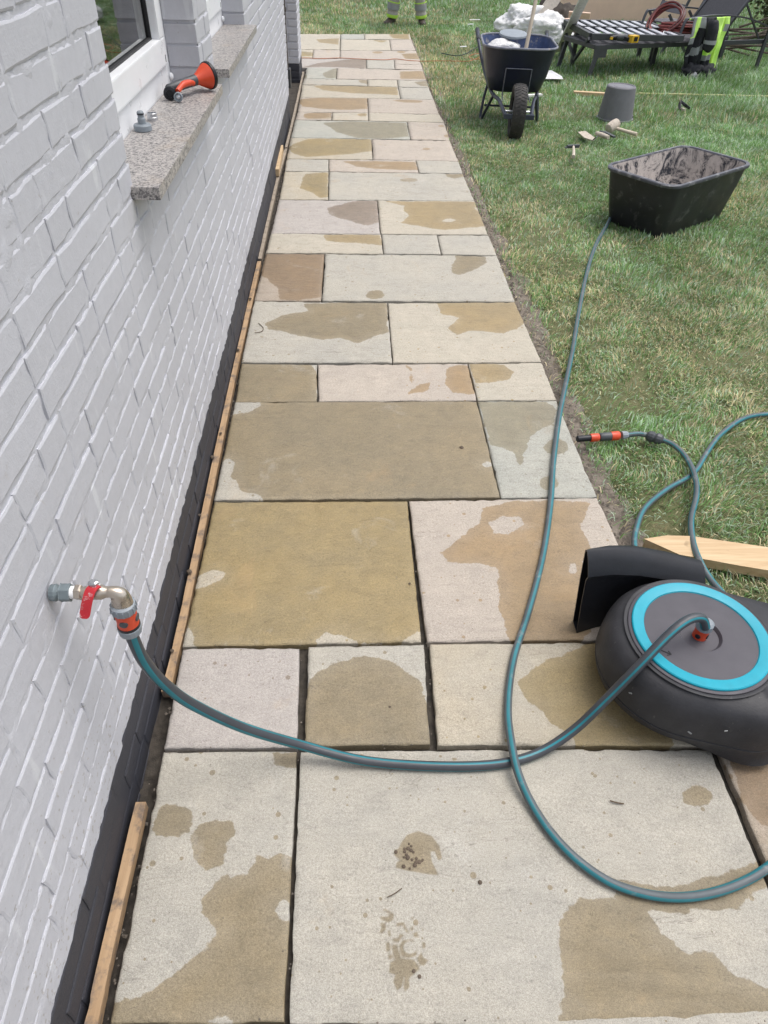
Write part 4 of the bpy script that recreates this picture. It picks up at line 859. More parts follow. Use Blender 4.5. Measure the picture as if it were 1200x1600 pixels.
blob('cement_bag', (1.42, 7.38, .50), (.15, .12, .07), FILM, 'crumpled white sack lying in the wheelbarrow tray', 'sack', .25, 2.5, 4)
tag(mk('round_lid', lathe([(.01, .0), (.12, .0), (.13, .01), (.125, .022), (.02, .030)], 24, (1.52, 7.47, .585), Matrix.Rotation(.12, 3, 'X')), CGREY, origin=(1.52, 7.47, .58), smooth=True, sharp=.5), 'round grey lid resting at the back of the wheelbarrow tray', 'lid')
tag(mk('tool_handle', tube([(1.53, 7.0, .35), (1.57, 7.08, .60), (1.635, 7.22, 1.02), (1.69, 7.34, 1.38)], [.017, .017, .016, .015], 10), POLE, origin=(1.5, 6.62, .42), smooth=True), 'pale wooden tool handle sticking up out of the wheelbarrow', 'tool handle')

# ------------------------------------------------------------------ bucket and hand tools on the grass
p = Vector((2.555, 7.30, -.03)); bk = thing('bucket', 'grey plastic bucket standing upside down on the lawn', 'bucket', tuple(p)); bk['_w'] = tuple(p)
mk('shell', lathe([(.166, 0), (.170, .004), (.170, .018), (.160, .020), (.132, .272), (.124, .281), (.116, .281), (.110, .274), (.07, .274), (.066, .277), (.002, .278)], 36, p, Matrix.Rotation(.0, 3, 'X')), BUCK, bk, smooth=True, sharp=.6)
mk('logo_ring', lathe([(.020, 0), (.020, .0012), (.016, .0012), (.016, 0)], 16, p+Vector((.06, -.135, .075)), axisR((.40, -.90, .1)), cap=False), TUBR, bk)
mk('handle_lug', lathe([(.014, 0), (.012, .012)], 10, p+Vector((.160, 0, .03)), axisR((1, 0, .1))), BUCK, bk)
hh = at(957, 199, .035); he = at(995, 210, .02)
mal = thing('mallet', 'pale rubber mallet lying in front of the upturned bucket', 'mallet', tuple(hh)); mal['_w'] = tuple(hh)
dd = (he-hh).normalized(); nn = Vector((-dd.y, dd.x, 0)).normalized(); up_ = Vector((-.55, -.45, .7)).normalized()
mk('head', lathe([(.026, -.062), (.040, -.052), (.044, -.02), (.044, .02), (.040, .052), (.026, .062)], 20, hh+Vector((0, 0, .01)), axisR(Vector((.8, .5, .35)))), CEMW, mal, smooth=True)
mk('handle', tube([hh, (hh+he)/2, he], [.013, .014, .016], 10), POLE, mal, smooth=True)
p0 = at(905, 207, 0); 
tr = thing('trowel', 'flat cement-crusted pointing trowel lying left of the mallet', 'trowel', tuple(p0)); tr['_w'] = tuple(p0)
pts = [at(903, 206, .015), at(915, 204.5, .022), at(931, 216, .02), at(927, 219, .012), at(913, 215, .008)]
mk('blade', loft([pts, [q+Vector((0, 0, -.006)) for q in pts]]), CEMW, tr)
mk('neck', tube([at(927, 218, .02), at(931, 215, .045), at(934, 213, .045)], .005, 6), CDARK, tr)
mk('handle', tube([at(932, 208, .045), at(940, 211, .045), at(951, 215, .042)], [.015, .020, .017], 10), CEMW, tr, smooth=True)
tag(mk('chisel', join(bar(at(944, 206, .02), at(960, 214, .015), .03, .014), tube([at(938, 206, .03), at(946, 209, .03)], .012, 8)), CDARK, origin=tuple(at(950, 210, 0)), bevel=.002), 'dark steel chisel between the trowel and the mallet', 'chisel')
hm = at(896, 230, .02); hm_t = thing('hammer', 'small hammer with worn wooden grip on the grass near the tub', 'hammer', tuple(hm)); hm_t['_w'] = tuple(hm)
mk('head', join(bar(at(886, 229, .03), at(905, 228, .03), .024, .022), bar(at(883, 231, .02), at(888, 229, .03), .03, .008)), CDARK, hm_t, bevel=.003)
mk('handle', tube([at(896, 229, .03), at(896.5, 237, .025), at(896, 245, .02)], [.009, .012, .014], 9), CEMW, hm_t, smooth=True)
pt = at(1066, 167, 0); pl = thing('hand_shears', 'small black and pink hand tool standing open on the grass right of the bucket', 'hand tool', tuple(pt)); pl['_w'] = tuple(pt)
mk('grip', tube([at(1062, 172, .0), at(1062, 165, .03), at(1063, 158, .06)], [.014, .016, .012], 8), REELD, pl, smooth=True)
mk('grip', tube([at(1064, 158, .06), at(1070, 164, .04), at(1077, 169, .01)], [.010, .016, .012], 8), REELD, pl, smooth=True)
mk('jaw', join(bar(at(1062, 159, .06), at(1062, 155, .09), .012, .006), bar(at(1065, 170, .01), at(1070, 172, .01), .02, .02)), CEMW, pl)
tag(mk('pine_plank', bar(at(896, 145, -.01), at(955, 148.5, -.01), .06, .035), WOODX, origin=tuple(at(925, 146, 0)), bevel=.002), 'pale squared timber ending behind the upturned bucket', 'timber')
la, lb = at(999, 146, -.012), at(1260, 152, -.006)
tag(mk('thin_lath', bar(la, lb, .022, .012), simple('yellow_white_lath', (.52, .50, .24), .6, dirt=(.6, .58, .5), dsc=20), origin=tuple(la)), 'thin pale yellow lath half sunk in the grass right of the bucket', 'lath')
# pointed stake by the reel
ang = [(1008, 842), (1042, 837), (1080, 838), (1280, 867), (1290, 905), (1160, 884), (1062, 866)]
pts = [at(u, v, .012) for u, v in ang]
tag(mk('pointed_stake', loft([pts, [q+Vector((0, 0, -.036)) for q in pts]]), WOODX, origin=tuple(pts[0]), bevel=.0015), 'pointed pine stake lying on the grass beside the hose reel', 'stake')
tag(mk('paper_sheet', loft([[at(846, 124, .0), at(880, 123.5, .0), at(878, 119, .01), at(862, 110, .03), at(850, 109, .02)], [at(846, 124, .004)+Vector((0, 0, .006)), at(880, 123.5, .01), at(878, 119, .02), at(862, 110, .045), at(850, 109, .035)]]), FILM, origin=tuple(at(860, 118, 0))), 'flat white sheet lying on the grass right of the wheelbarrow', 'sheet')
tag(mk('white_offcut', bar(at(822, 150, .0), at(846, 148, .0), .05, .02), WBOARD, origin=tuple(at(838, 149, 0)), bevel=.002), 'small white wood offcut on the grass behind the barrow wheel', 'offcut')
for k, (u, v, L) in enumerate([(742, 31, .14), (735, 38, .07), (724, 73, .09)]):
    tag(mk('litter_scrap', bar(at(u-8*L/.14, v, .015), at(u+8*L/.14, v-.5, .02), .05, .006), FILM, origin=tuple(at(u, v, 0))), ['long pale scrap on the lawn left of the plastic heap', 'tiny white scrap on the lawn below the long scrap', 'pale scrap on the lawn beside the dark cable'][k], 'scrap')

# ------------------------------------------------------------------ cords
cp = [(450, 91, .004), (480, 90.5, .004), (500, 91.5, .005), (530, 90.5, .005), (560, 92, .006), (600, 93.5, .006), (617, 92, .007), (640, 94.5, .006), (660, 95.5, .0), (690, 95, .0), (715, 95.5, .005), (735, 95, .01), (752, 88, .012), (765, 86, .012), (758, 92, .014), (738, 92, .014), (733, 88, .014), (745, 84, .016), (768, 85, .018), (780, 92, .016), (750, 96, .016)]
tag(mk('extension_cord', tube(spline([at(*q) for q in cp], 6), .0038, 6), CORDO, origin=tuple(at(480, 90, 0)), smooth=True), 'orange cord crossing the far slabs and coiled on the lawn by the barrow', 'cord')
tag(mk('black_cable', tube(spline([at(*q) for q in [(690, 83, .005), (712, 87, .01), (728, 84, .01), (738, 78, .01), (752, 71, .01), (765, 70, .01)]], 5), .006, 6), CORDG, origin=tuple(at(712, 87, 0)), smooth=True), 'dark cable lying on the lawn left of the wheelbarrow', 'cable')

# ------------------------------------------------------------------ sun lounger in front (fabric) and slatted lounger behind
def lounger():
    o = Vector((2.85, 9.24, -.03)); A = math.radians(18.5); t = thing('sun_lounger', 'charcoal fabric sun lounger with raised back and curved armrests on the lawn', 'sun lounger', tuple(o), A); t['_w'] = (0, 0, 0)
    K = dict(local=True); L, W, h = 2.45, .66, .30
    mk('side_rail', bar((-.02, 0, h), (L, 0, h), .028, .045), LALU, t, bevel=.005, **K); mk('side_rail', bar((-.02, W, h), (L, W, h), .028, .045), LALU, t, bevel=.005, **K)
    mk('end_rail', bar((-.01, .014, h), (-.01, W-.014, h), .028, .045), LALU, t, bevel=.005, **K)
    mk('seat', bb(.01, 1.69, .016, W-.016, h+.010, h+.024), LFAB, t, bevel=.004, **K)
    for x in (.0, 1.30, 2.42):
        for y in (0, W):
            s = -.035 if x < 1 else .02
            mk('leg', bar((x+.03, y, h-.02), (x+s, y, 0), .05, .022, (0, 1, 0)), LALU, t, bevel=.004, **K)
    mk('corner_plate', join(bb(-.02, .14, -.012, .012, h-.10, h-.02)), LALU, t, **K)
    # arms
    for y in (-.035, W+.035):
        P = spline([(1.08, y, h+.03), (1.12, y, h+.22), (1.20, y, h+.245), (1.55, y, h+.27), (2.0, y, h+.24), (2.38, y, h+.15), (2.46, y, h+.13)], 4)
        rr_ = []
        mk('armrest', loft([[p+Vector((0, -.022, 0)), p+Vector((0, .022, 0)), p+Vector((0, .022, .016)), p+Vector((0, -.022, .016))] for p in P]), LALU, t, smooth=True, **K)
        mk('arm_post', join(bar((2.40, y, -.0), (2.42, y, h+.14), .04, .02, (0, 1, 0))), LALU, t, **K)
    a, b = Vector((1.70, 0, h+.02)), Vector((2.24, 0, h+.72)); yv = Vector((0, 1, 0))
    mk('backrest', join(loft([[a+yv*.03, a+yv*(W-.03), b+yv*(W-.03), b+yv*.03], [q+Vector((.016, 0, -.010)) for q in (a+yv*.03, a+yv*(W-.03), b+yv*(W-.03), b+yv*.03)]])), LFAB, t, **K)
    for y in (.012, W-.012): mk('back_rail', bar(a+yv*y, b+yv*y, .028, .03), LALU, t, bevel=.004, **K)
    mk('back_strut', join(bar((2.0, .05, h+.40), (2.4, .05, h), .018, .018), bar((2.0, W-.05, h+.40), (2.4, W-.05, h), .018, .018), bar((1.6, .1, h-.02), (2.3, .5, h-.02), .02, .02)), LALU, t, **K)
    del t['_w']
lounger()
def slatbed():
    o = Vector((2.80, 9.36, -.03)); A = math.radians(2); t = thing('slatted_lounger', 'slatted lounger top with pale slats pushed over the charcoal lounger', 'slatted lounger', tuple(o), A); t['_w'] = (0, 0, 0)
    K = dict(local=True); L, W, h = 1.08, 1.12, .385
    for y in (0, W): mk('side_rail', bar((0, y, h), (L, y, h), .05, .06), LALU, t, bevel=.005, **K)
    for x in (0, L): mk('end_rail', bar((x, .025, h), (x, W-.025, h), .05, .06), LALU, t, bevel=.005, **K)
    mk('middle_rail', bar((.03, W*.46, h+.012), (L-.03, W*.46, h+.012), .045, .05), LALU, t, **K)
    for k in range(8):
        x = .09+k*.130; mk('slat', bar((x, .026, h+.022), (x, W-.026, h+.022), .062, .014), LSLAT, t, bevel=.002, **K)
    for x in (.03, L-.03):
        for y in (.62, W): mk('leg', bar((x, y, h-.03), (x, y, 0), .045, .045), LALU, t, **K)
    mk('end_bracket', join(bar((-.02, 0, h-.02), (-.02, .4, .10), .03, .03), bar((-.02, W, h-.02), (-.02, .4, .10), .03, .03)), LALU, t, **K)
    del t['_w']
slatbed()
def folding(loc, rz, label, tilt=0):
    t = thing('folding_chair', label, 'folding chair', loc, rz); t['_w'] = (0, 0, 0); K = dict(local=True); W = .46
    for y, s in ((0, 1), (W, 1)):
        mk('frame_leg', bar((0, y, 0), (.42, y, .98), .03, .022, (0, 1, 0)), LALU, t, bevel=.003, **K)
        yy_ = y+(.03 if y == 0 else -.03); mk('cross_leg', bar((.48, yy_, 0), (.02, yy_, .46), .03, .022, (0, 1, 0)), LALU, t, bevel=.003, **K)
    for k in range(5): mk('seat_slat', bb(.02+k*.085, .09+k*.085, .04, W-.04, .355, .372), simple_slat, t, **K)
    for z0, z1 in ((.46, .56), (.66, .78)):
        a, b = Vector((.42*z0/.98-.012, 0, z0)), Vector((.42*z1/.98-.012, 0, z1)); y1 = Vector((0, .018, 0)); y2 = Vector((0, W-.018, 0)); q = [a+y1, a+y2, b+y2, b+y1]
        mk('back_slat', loft([q, [v+Vector((-.012, 0, .005)) for v in q]]), simple_slat, t, **K)
    del t['_w']
simple_slat = simple('grey_lacquered_slat', (.115, .11, .125), .5, var=.08)
folding((4.18, 10.75, -.03), math.radians(20), 'folding chair standing left, behind the red hose coil')
folding((4.72, 10.85, -.03), math.radians(14), 'folding chair standing between the other one and the raised lounger back')
# drill
dp = Vector((3.05, 9.30, .315)); dr = thing('cordless_drill', 'black and yellow cordless drill lying on the charcoal lounger seat', 'drill', tuple(dp)); dr['_w'] = tuple(dp)
R20 = Matrix.Rotation(math.radians(14), 3, 'Z')
def dl(x, y, z): return dp+R20 @ Vector((x, y, z))
mk('motor_housing', lathe([(.022, 0), (.034, .02), (.038, .09), (.030, .13), (.020, .15)], 16, dl(.02, 0, .045), axisR(R20 @ Vector((1, .1, 0)))), CDARK, dr, smooth=True)
mk('chuck', lathe([(.010, -.03), (.018, 0), (.022, .03), (.022, .05)], 14, dl(-.03, 0, .045), axisR(R20 @ Vector((1, .1, 0)))), REELD, dr, smooth=True)
mk('grip', bar(dl(.10, .0, .04), dl(.16, -.05, .03), .04, .04), REELD, dr, bevel=.008)
mk('battery', bar(dl(.155, -.07, .038), dl(.255, -.05, .038), .075, .07), YELL, dr, bevel=.008)
mk('battery_vent', bar(dl(.19, -.095, .04), dl(.235, -.085, .04), .03, .04), REELD, dr)
mk('side_stripe', bar(dl(-.06, -.03, .03), dl(-.055, -.03, .055), .03, .02), YELL, dr)
# red hose coil
def coil():
    c = Vector((3.88, 9.80, .35)); t = thing('hose_coil', 'coil of dark red hose with white tie lying on the loungers', 'hose coil', tuple(c)); t['_w'] = tuple(c)
    r = random.Random(3)
    for j in range(7):
        P = []
        for k in range(36):
            A = 2*math.pi*k/36; rad = .19+.012*math.sin(3*A+j)+(j % 2)*.026
            P.append(c+Vector((.10, .02, .02))+Vector((rad*math.cos(A)*1.1, rad*math.sin(A)*.7, .022*(j//2+.5)+.006*math.sin(2*A+j))))
        V, F = tube(P, .0125, 8, closed=True); fm = [1 if (f[0] % 8) in (1, 5) else 0 for f in F]
        mk('hose_loop', (V, F), None, t, smooth=True, mats=[REDH, REDH2], fm=fm)
    Rt = Matrix.Rotation(math.radians(-38), 3, 'Y') @ Matrix.Rotation(math.radians(30), 3, 'X')
    for j in range(6):
        P = []
        for k in range(36):
            A = 2*math.pi*k/36; rad = .165+.010*math.sin(3*A+j)+(j % 2)*.026
            P.append(c+Vector((-.08, .06, .12))+Rt @ Vector((rad*math.cos(A)*1.1, rad*math.sin(A), .024*(j//2-1)+.005*math.sin(2*A+j))))
        V, F = tube(P, .0125, 8, closed=True); fm = [1 if (f[0] % 8) in (1, 5) else 0 for f in F]
        mk('hose_loop', (V, F), None, t, smooth=True, mats=[REDH, REDH2], fm=fm)
    q = c+Vector((-.08, .06, .12))+Rt @ Vector((-.22*.5, -.22*.86, 0)); 
    mk('white_tie', tube([q+Rt @ (Vector((.055*math.cos(A)*.5, .055*math.cos(A)*.86, .055*math.sin(A)))) for A in [2*math.pi*k/14 for k in range(14)]], .006, 6, closed=True), PTFE, t)
    coil_end = c+Vector((.27, -.03, .10)); mk('brass_end', lathe([(.016, 0), (.016, .05)], 10, coil_end, axisR((1, .2, 0))), STEEL, t)
coil()
# jacket: cloth hanging over the armrest
def jacket():
    A = math.radians(18.5); o = Vector((2.85, 9.24, -.03)); Rz = Matrix.Rotation(A, 3, 'Z')
    base = o+Rz @ Vector((1.37, -.16, 0)); t = thing('hi_vis_jacket', 'black and fluorescent yellow work jacket hung over the lounger armrest', 'jacket', tuple(base), A); t['_w'] = (0, 0, 0)
    nx, nz = 44, 60; W = .50; top = .575; V = []; fm = []; F = []
    for j in range(nz+1):
        tt = j/nz
        for i in range(nx+1):
            s = i/nx; x = (s-.5)*W
            if tt < .1: y = .07*(1-tt/.1*1.0); z = top-.015+.02*math.sin(math.pi*(tt/.2+.0))
            else: y = 0; z = top+.005-(tt-.1)/.9*(top-.02)
            fold = .030*math.sin(s*19+tt*3)*min(1, tt*2.2)+.022*math.sin(s*41+1+tt*5)*min(1, tt*1.6)+.020*noise.noise(Vector((x*9, z*7, 2)))
            wd = 1-.10*tt+.08*math.sin(tt*4+.6)+.04*noise.noise(Vector((tt*6, (1 if s > .5 else -1)*2, 0)))
            zz = z+.02*math.sin(s*9)*tt
            V.append(Vector((x*wd+.015*math.sin(tt*7), y-.012-.05*min(1, tt*3)*math.sin(math.pi*s)-fold, max(.012, zz))))
    def col(s, tt):
        if tt < .03: return 1
        # left yellow strip
        l = .04+.14*tt
        if s < .16 and tt < .52: return 2 if .42 < tt < .52 or (s < .07 and tt < .4) else 1
        if .16 <= s < .30 and tt < .26: return 2 if s > .2 else 1
        if s > .60 and tt < .98:
            if s > .97: return 0
            if .80 < s < .86: return 3
            if .66 < tt < .75 and s < .86: return 2
            if s >= .86: return 2 if .22 < tt < .34 else (1 if tt < .93 else 0)
            return 1 if tt < .75 else 0
        if .40 < s <= .60 and .50 < tt < .75: return 2 if tt > .66 else 1
        if .34 < s < .57 and .34 < tt < .44: return 2
        if tt > .5 and tt < .72 and abs(s-(.42-(tt-.5)*1.5)) < .09: return 2
        return 0
    for j in range(nz):
        for i in range(nx):
            a = j*(nx+1)+i; F.append((a, a+1, a+nx+2, a+nx+1)); fm.append(col((i+.5)/nx, (j+.5)/nz))
    mk('shell_cloth', (V, F), None, t, smooth=True, sharp=2.5, mats=[BCLOTH, FLUO, REFL, FLUO2], fm=fm, local=True)
    o2 = COL.objects[-1] if False else [x for x in bpy.data.objects if x.parent == t][0]
    md = o2.modifiers.new('thick', 'SOLIDIFY'); md.thickness = .012
    # sleeve hanging in front and bunched hem on the grass
    P = spline([(-.06, -.10, .56), (-.05, -.125, .45), (-.045, -.13, .34), (-.07, -.12, .27)], 5)
    mk('sleeve', tube(P, [.05, .062, .066, .068, .07, .068, .066, .066, .066, .066, .066, .064, .060, .056, .05, .035][:len(P)], 16), BCLOTH, t, smooth=True, local=True)
    mk('sleeve_band', tube(P[8:11], [.070]*3, 16, cap=False), REFL, t, smooth=True, local=True)
    def lump(c, s, m, nm, sd):
        bm = bmesh.new(); bmesh.ops.create_icosphere(bm, subdivisions=3, radius=1)
        for v in bm.verts:
            k = 1+.75*noise.noise(v.co*2.6+Vector((sd, 0, 0))); v.co = Vector((v.co.x*s[0]*k, v.co.y*s[1]*k, max(-.0, v.co.z*s[2]*k+s[2]*.6)))+Vector(c)
        vs = [v.co.copy() for v in bm.verts]; fs = [tuple(q.index for q in f.verts) for f in bm.faces]; bm.free(); mk(nm, (vs, fs), m, t, smooth=True, sharp=2, local=True)
    lump((-.12, -.05, 0), (.13, .08, .09), BCLOTH, 'bunched_hem', 1); lump((.06, -.06, 0), (.15, .08, .08), BCLOTH, 'bunched_hem', 2); lump((-.15, -.13, 0), (.06, .05, .035), REFL, 'hem_band', 5)
    del t['_w']
jacket()
# ------------------------------------------------------------------ boards, panel, plastic
tag(mk('cardboard_sheet', box((4.72, 13.95, .60), (2.62, .035, 1.25), Matrix.Rotation(math.radians(5), 3, 'Z')), CARD, origin=(4.72, 13.95, -.03), bevel=.006), 'large tan cardboard sheet standing upright at the back behind the loungers', 'cardboard')
def leanboard(a, b, wd, th, mat, label):
    o = mk('leaning_board', bar(a, b, wd, th, (0, -1, .2)), mat, origin=tuple(a), bevel=.003); return tag(o, label, 'board')
leanboard(aty(873, 80, 10.72), aty(934, -46, 9.1), .120, .02, WBOARD, 'white painted board leaning up against the slatted lounger')
leanboard(aty(812, 62, 11.80), aty(884, -18, 12.0), .11, .02, BBOARD, 'narrow beige board leaning over the white plastic heap')
leanboard(aty(838, 40, 12.15), aty(898, -50, 12.4), .18, .02, BBOARD, 'wider beige board standing steeply behind the plastic heap')
blob('plastic_heap', (2.68, 12.3, .12), (.40, .34, .25), FILM, 'crumpled heap of white plastic sheeting on the lawn beyond the barrow', 'plastic sheeting', .38, 2.6, 2, 5)
blob('plastic_bag', (2.78, 11.55, .10), (.36, .26, .22), FILM, 'lower white plastic bag between barrow handle and white board', 'plastic bag', .35, 2.8, 7, 5)
blob('leaf_pile', (3.15, 12.45, .12), (.38, .35, .30), simple('dark_rubble', (.06, .05, .042), .95, var=.4, sc=20, bump=.8), 'dark brown heap in the shade behind the leaning boards', 'heap', .5, 3, 9, 4)
for k, (x, y, z, a) in enumerate([(3.05, 11.75, .14, .5), (3.35, 11.95, .20, -.4)]):
    tag(mk('cardboard_piece', box((x, y, z), (.30, .02, .26), Matrix.Rotation(a, 3, 'Z') @ Matrix.Rotation(.5, 3, 'X')), CARD, origin=(x, y, z)), ['torn brown cardboard piece under the leaning boards', 'second torn cardboard piece, closer to the tan panel'][k], 'cardboard')

# ------------------------------------------------------------------ person (mostly above the picture: boots and trouser legs are seen)
def person():
    c = Vector((.965, 13.08, -.03)); t = thing('person', 'person in grey work trousers with fluorescent cuffs standing at the end of the path', 'person', tuple(c)); t['_w'] = (0, 0, 0)
    J = {'pel': (0, .02, .98, .145), 'ch': (0, .02, 1.22, .150), 'sh': (0, .02, 1.44, .130), 'nk': (0, .01, 1.55, .06), 'hd': (0, -.01, 1.66, .095), 'tp': (0, -.01, 1.76, .08)}
    for s, k in ((-1, 'l'), (1, 'r')):
        fx = -.235 if s < 0 else .235
        J.update({k+'hip': (s*.095, .02, .92, .095), k+'kn': (s*.165, -.01, .50, .060), k+'an': (fx*.97, .02, .10, .030), k+'toe': (fx, -.01, .055, .022),
                  k+'sh': (s*.19, .02, 1.43, .062), k+'el': (s*.25, .05, 1.14, .045), k+'wr': (s*.20, -.16, .96, .030), k+'ha': (s*.17, -.23, .94, .035)})
    E = [('pel', 'ch'), ('ch', 'sh'), ('sh', 'nk'), ('nk', 'hd'), ('hd', 'tp')]
    for k in 'lr': E += [('pel', k+'hip'), (k+'hip', k+'kn'), (k+'kn', k+'an'), (k+'an', k+'toe'), ('sh', k+'sh'), (k+'sh', k+'el'), (k+'el', k+'wr'), (k+'wr', k+'ha')]
    ks = list(J); me = bpy.data.meshes.new('body'); me.from_pydata([J[k][:3] for k in ks], [(ks.index(a), ks.index(b)) for a, b in E], []); me.materials.append(SKIN)
    o = bpy.data.objects.new('body', me); COL.objects.link(o); o.parent = t; o.modifiers.new('skin', 'SKIN'); o.modifiers.new('sub', 'SUBSURF').levels = 2
    for i, k in enumerate(ks): sv = me.skin_vertices[0].data[i]; sv.radius = (J[k][3]*.86, J[k][3]*.86); sv.use_root = (k == 'pel')
    K = dict(local=True, smooth=True)
    for s in (-1, 1):
        fx = s*.235
        P = spline([(s*.07, .02, .98), (s*.10, .02, .86), (s*.165, -.01, .50), (s*.205, .01, .26), (fx*.96, .02, .085)], 6)
        rr_ = [max(.078, .135-.0035*i)+.006*math.sin(i*2.1) for i in range(len(P))]; rr_[-1] = .070
        mk('trouser_leg', tube(P, rr_, 20), TROU, t, **K)
        mk('knee_pad', tube(P[10:15], [r+.006 for r in rr_[10:15]], 20, cap=False), BCLOTH, t, **K)
        mk('fluorescent_cuff', tube([P[-4], P[-3], P[-2], P[-1]][1:], [.090, .090, .082], 20, cap=False), FLUO2, t, **K)
        mk('fluorescent_band', tube([P[-8], P[-8]*.6+P[-7]*.4], [.096, .096], 20, cap=False), FLUO2, t, **K)
        mk('reflective_band', tube([P[-7], P[-6], P[-5]], [.094, .093, .092], 20, cap=False), REFL, t, **K)
        dx = -.085 if s < 0 else .015
        rings = []
        for q, (f, wx, hz) in enumerate([(.55, .03, .07), (.42, .042, .10), (.15, .045, .105), (-.25, .046, .095), (-.6, .050, .065), (-.95, .046, .055), (-1.12, .028, .035)]):
            cx, cy = fx-dx*f*1.0, .03+.155*f; 
            cx = fx+dx*(-f); rings.append([Vector((cx+wx*math.cos(a), cy, hz/2+hz/2*math.sin(a)+.002)) for a in [2*math.pi*k/14 for k in range(14)]])
        mk('work_shoe', loft(rings), SHOE, t, **K)
    mk('jacket', tube([(0, .02, .90), (0, .02, 1.0), (0, .02, 1.2), (0, .02, 1.38), (0, .02, 1.49), (0, .01, 1.55)], [.17, .175, .185, .185, .13, .075], 24), FLUO, t, **K)
    for s in (-1, 1): mk('jacket_sleeve', tube(spline([(s*.13, .02, 1.44), (s*.20, .02, 1.41), (s*.25, .05, 1.14), (s*.205, -.13, .975)], 4), .062, 14), FLUO, t, **K)
    mk('jacket_band', tube([(0, .02, 1.08), (0, .02, 1.13)], [.188, .190], 24, cap=False), REFL, t, **K)
    mk('hair', lathe([(.098, -.02), (.102, .04), (.085, .085), (.03, .108)], 18, (0, .012, 1.69)), HAIR, t, **K)
    for s in (-1, 1): mk('hand', join(tube([(s*.20, -.16, .96), (s*.17, -.235, .94)], [.03, .036], 10), *[tube([(s*.17+.016*(q-1.5), -.235, .945), (s*.165+.017*(q-1.5), -.275, .925), (s*.16+.016*(q-1.5), -.28, .895)], [.010, .009, .007], 7) for q in range(4)], tube([(s*.15, -.20, .95), (s*.12, -.235, .945)], [.011, .008], 7)), SKIN, t, **K)
    mk('face', join(tube([(0, -.085, 1.695), (0, -.115, 1.66), (0, -.09, 1.655)], [.010, .014, .008], 8), *[lathe([(.012, -.006), (.012, .004), (.004, .008)], 10, (s*.034, -.085, 1.69), axisR((0, -1, 0))) for s in (-1, 1)], bar((-.022, -.088, 1.625), (.022, -.088, 1.625), .008, .006)), SKIN, t, **K)
    del t['_w']
person()
# small things on the slabs
def twig(pts, r, label, mat=TWIG): tag(mk('twig', tube(spline([at(u, v, .004) for u, v in pts], 3), r, 5), mat, origin=tuple(at(*pts[0], 0))), label, 'twig')
twig([(953, 1251), (963, 1254), (975, 1256)], .0016, 'dark twig on the big front slab, right part')
twig([(605, 1402), (617, 1396), (628, 1388)], .0011, 'thin curved twig just above the wet boot print')
twig([(404, 505), (411, 512), (409, 518), (398, 520)], .0016, 'tiny twig at the left edge of the slab beside the strip')
for k, (u, v, r, lb) in enumerate([(750, 1379, .005, 'dark mud crumb right of the wet footprints'), (722, 1090, .0, ''), (609, 1105, .004, 'dark crumb on the small wet square slab'), (721, 700, .009, 'muddy lump on the largest wet slab'), (640, 912, .004, 'tiny dark crumb near the joint on the yellow slab')]):
    if r: 
        p = at(u, v, .0); tag(mk('mud_crumb', lathe([(r*.7, 0), (r, r*.3), (r*.6, r*.7), (r*.1, r*.8)], 7, p), DIRT, origin=tuple(p), smooth=True), lb, 'mud crumb')
fm_ = thing('footprint_mud', 'mud smear with grit inside the upper wet footprint on the front slab', 'mud', tuple(at(650, 1335, 0))); fm_['_w'] = tuple(at(650, 1335, 0))
r = random.Random(8); gr = []
for u, v in [(x/5.714+580, y/5.714+1280) for x, y in [(340, 215), (355, 245), (350, 280), (300, 290), (295, 335), (380, 300), (405, 345), (330, 345), (370, 360), (400, 385), (430, 380), (455, 375), (340, 440), (285, 420), (310, 320), (325, 265), (225, 290), (375, 1352), (435, 1408), (390, 415), (460, 360), (300, 270)]]:
    p = at(u+r.uniform(-1, 1), v+r.uniform(-1, 1), .0005); q = r.uniform(.0018, .0042); gr.append(lathe([(q*1.3, 0), (q, q*.3), (q*.3, q*.5)], 6, p))
mk('grit', join(*gr), DIRT, fm_)

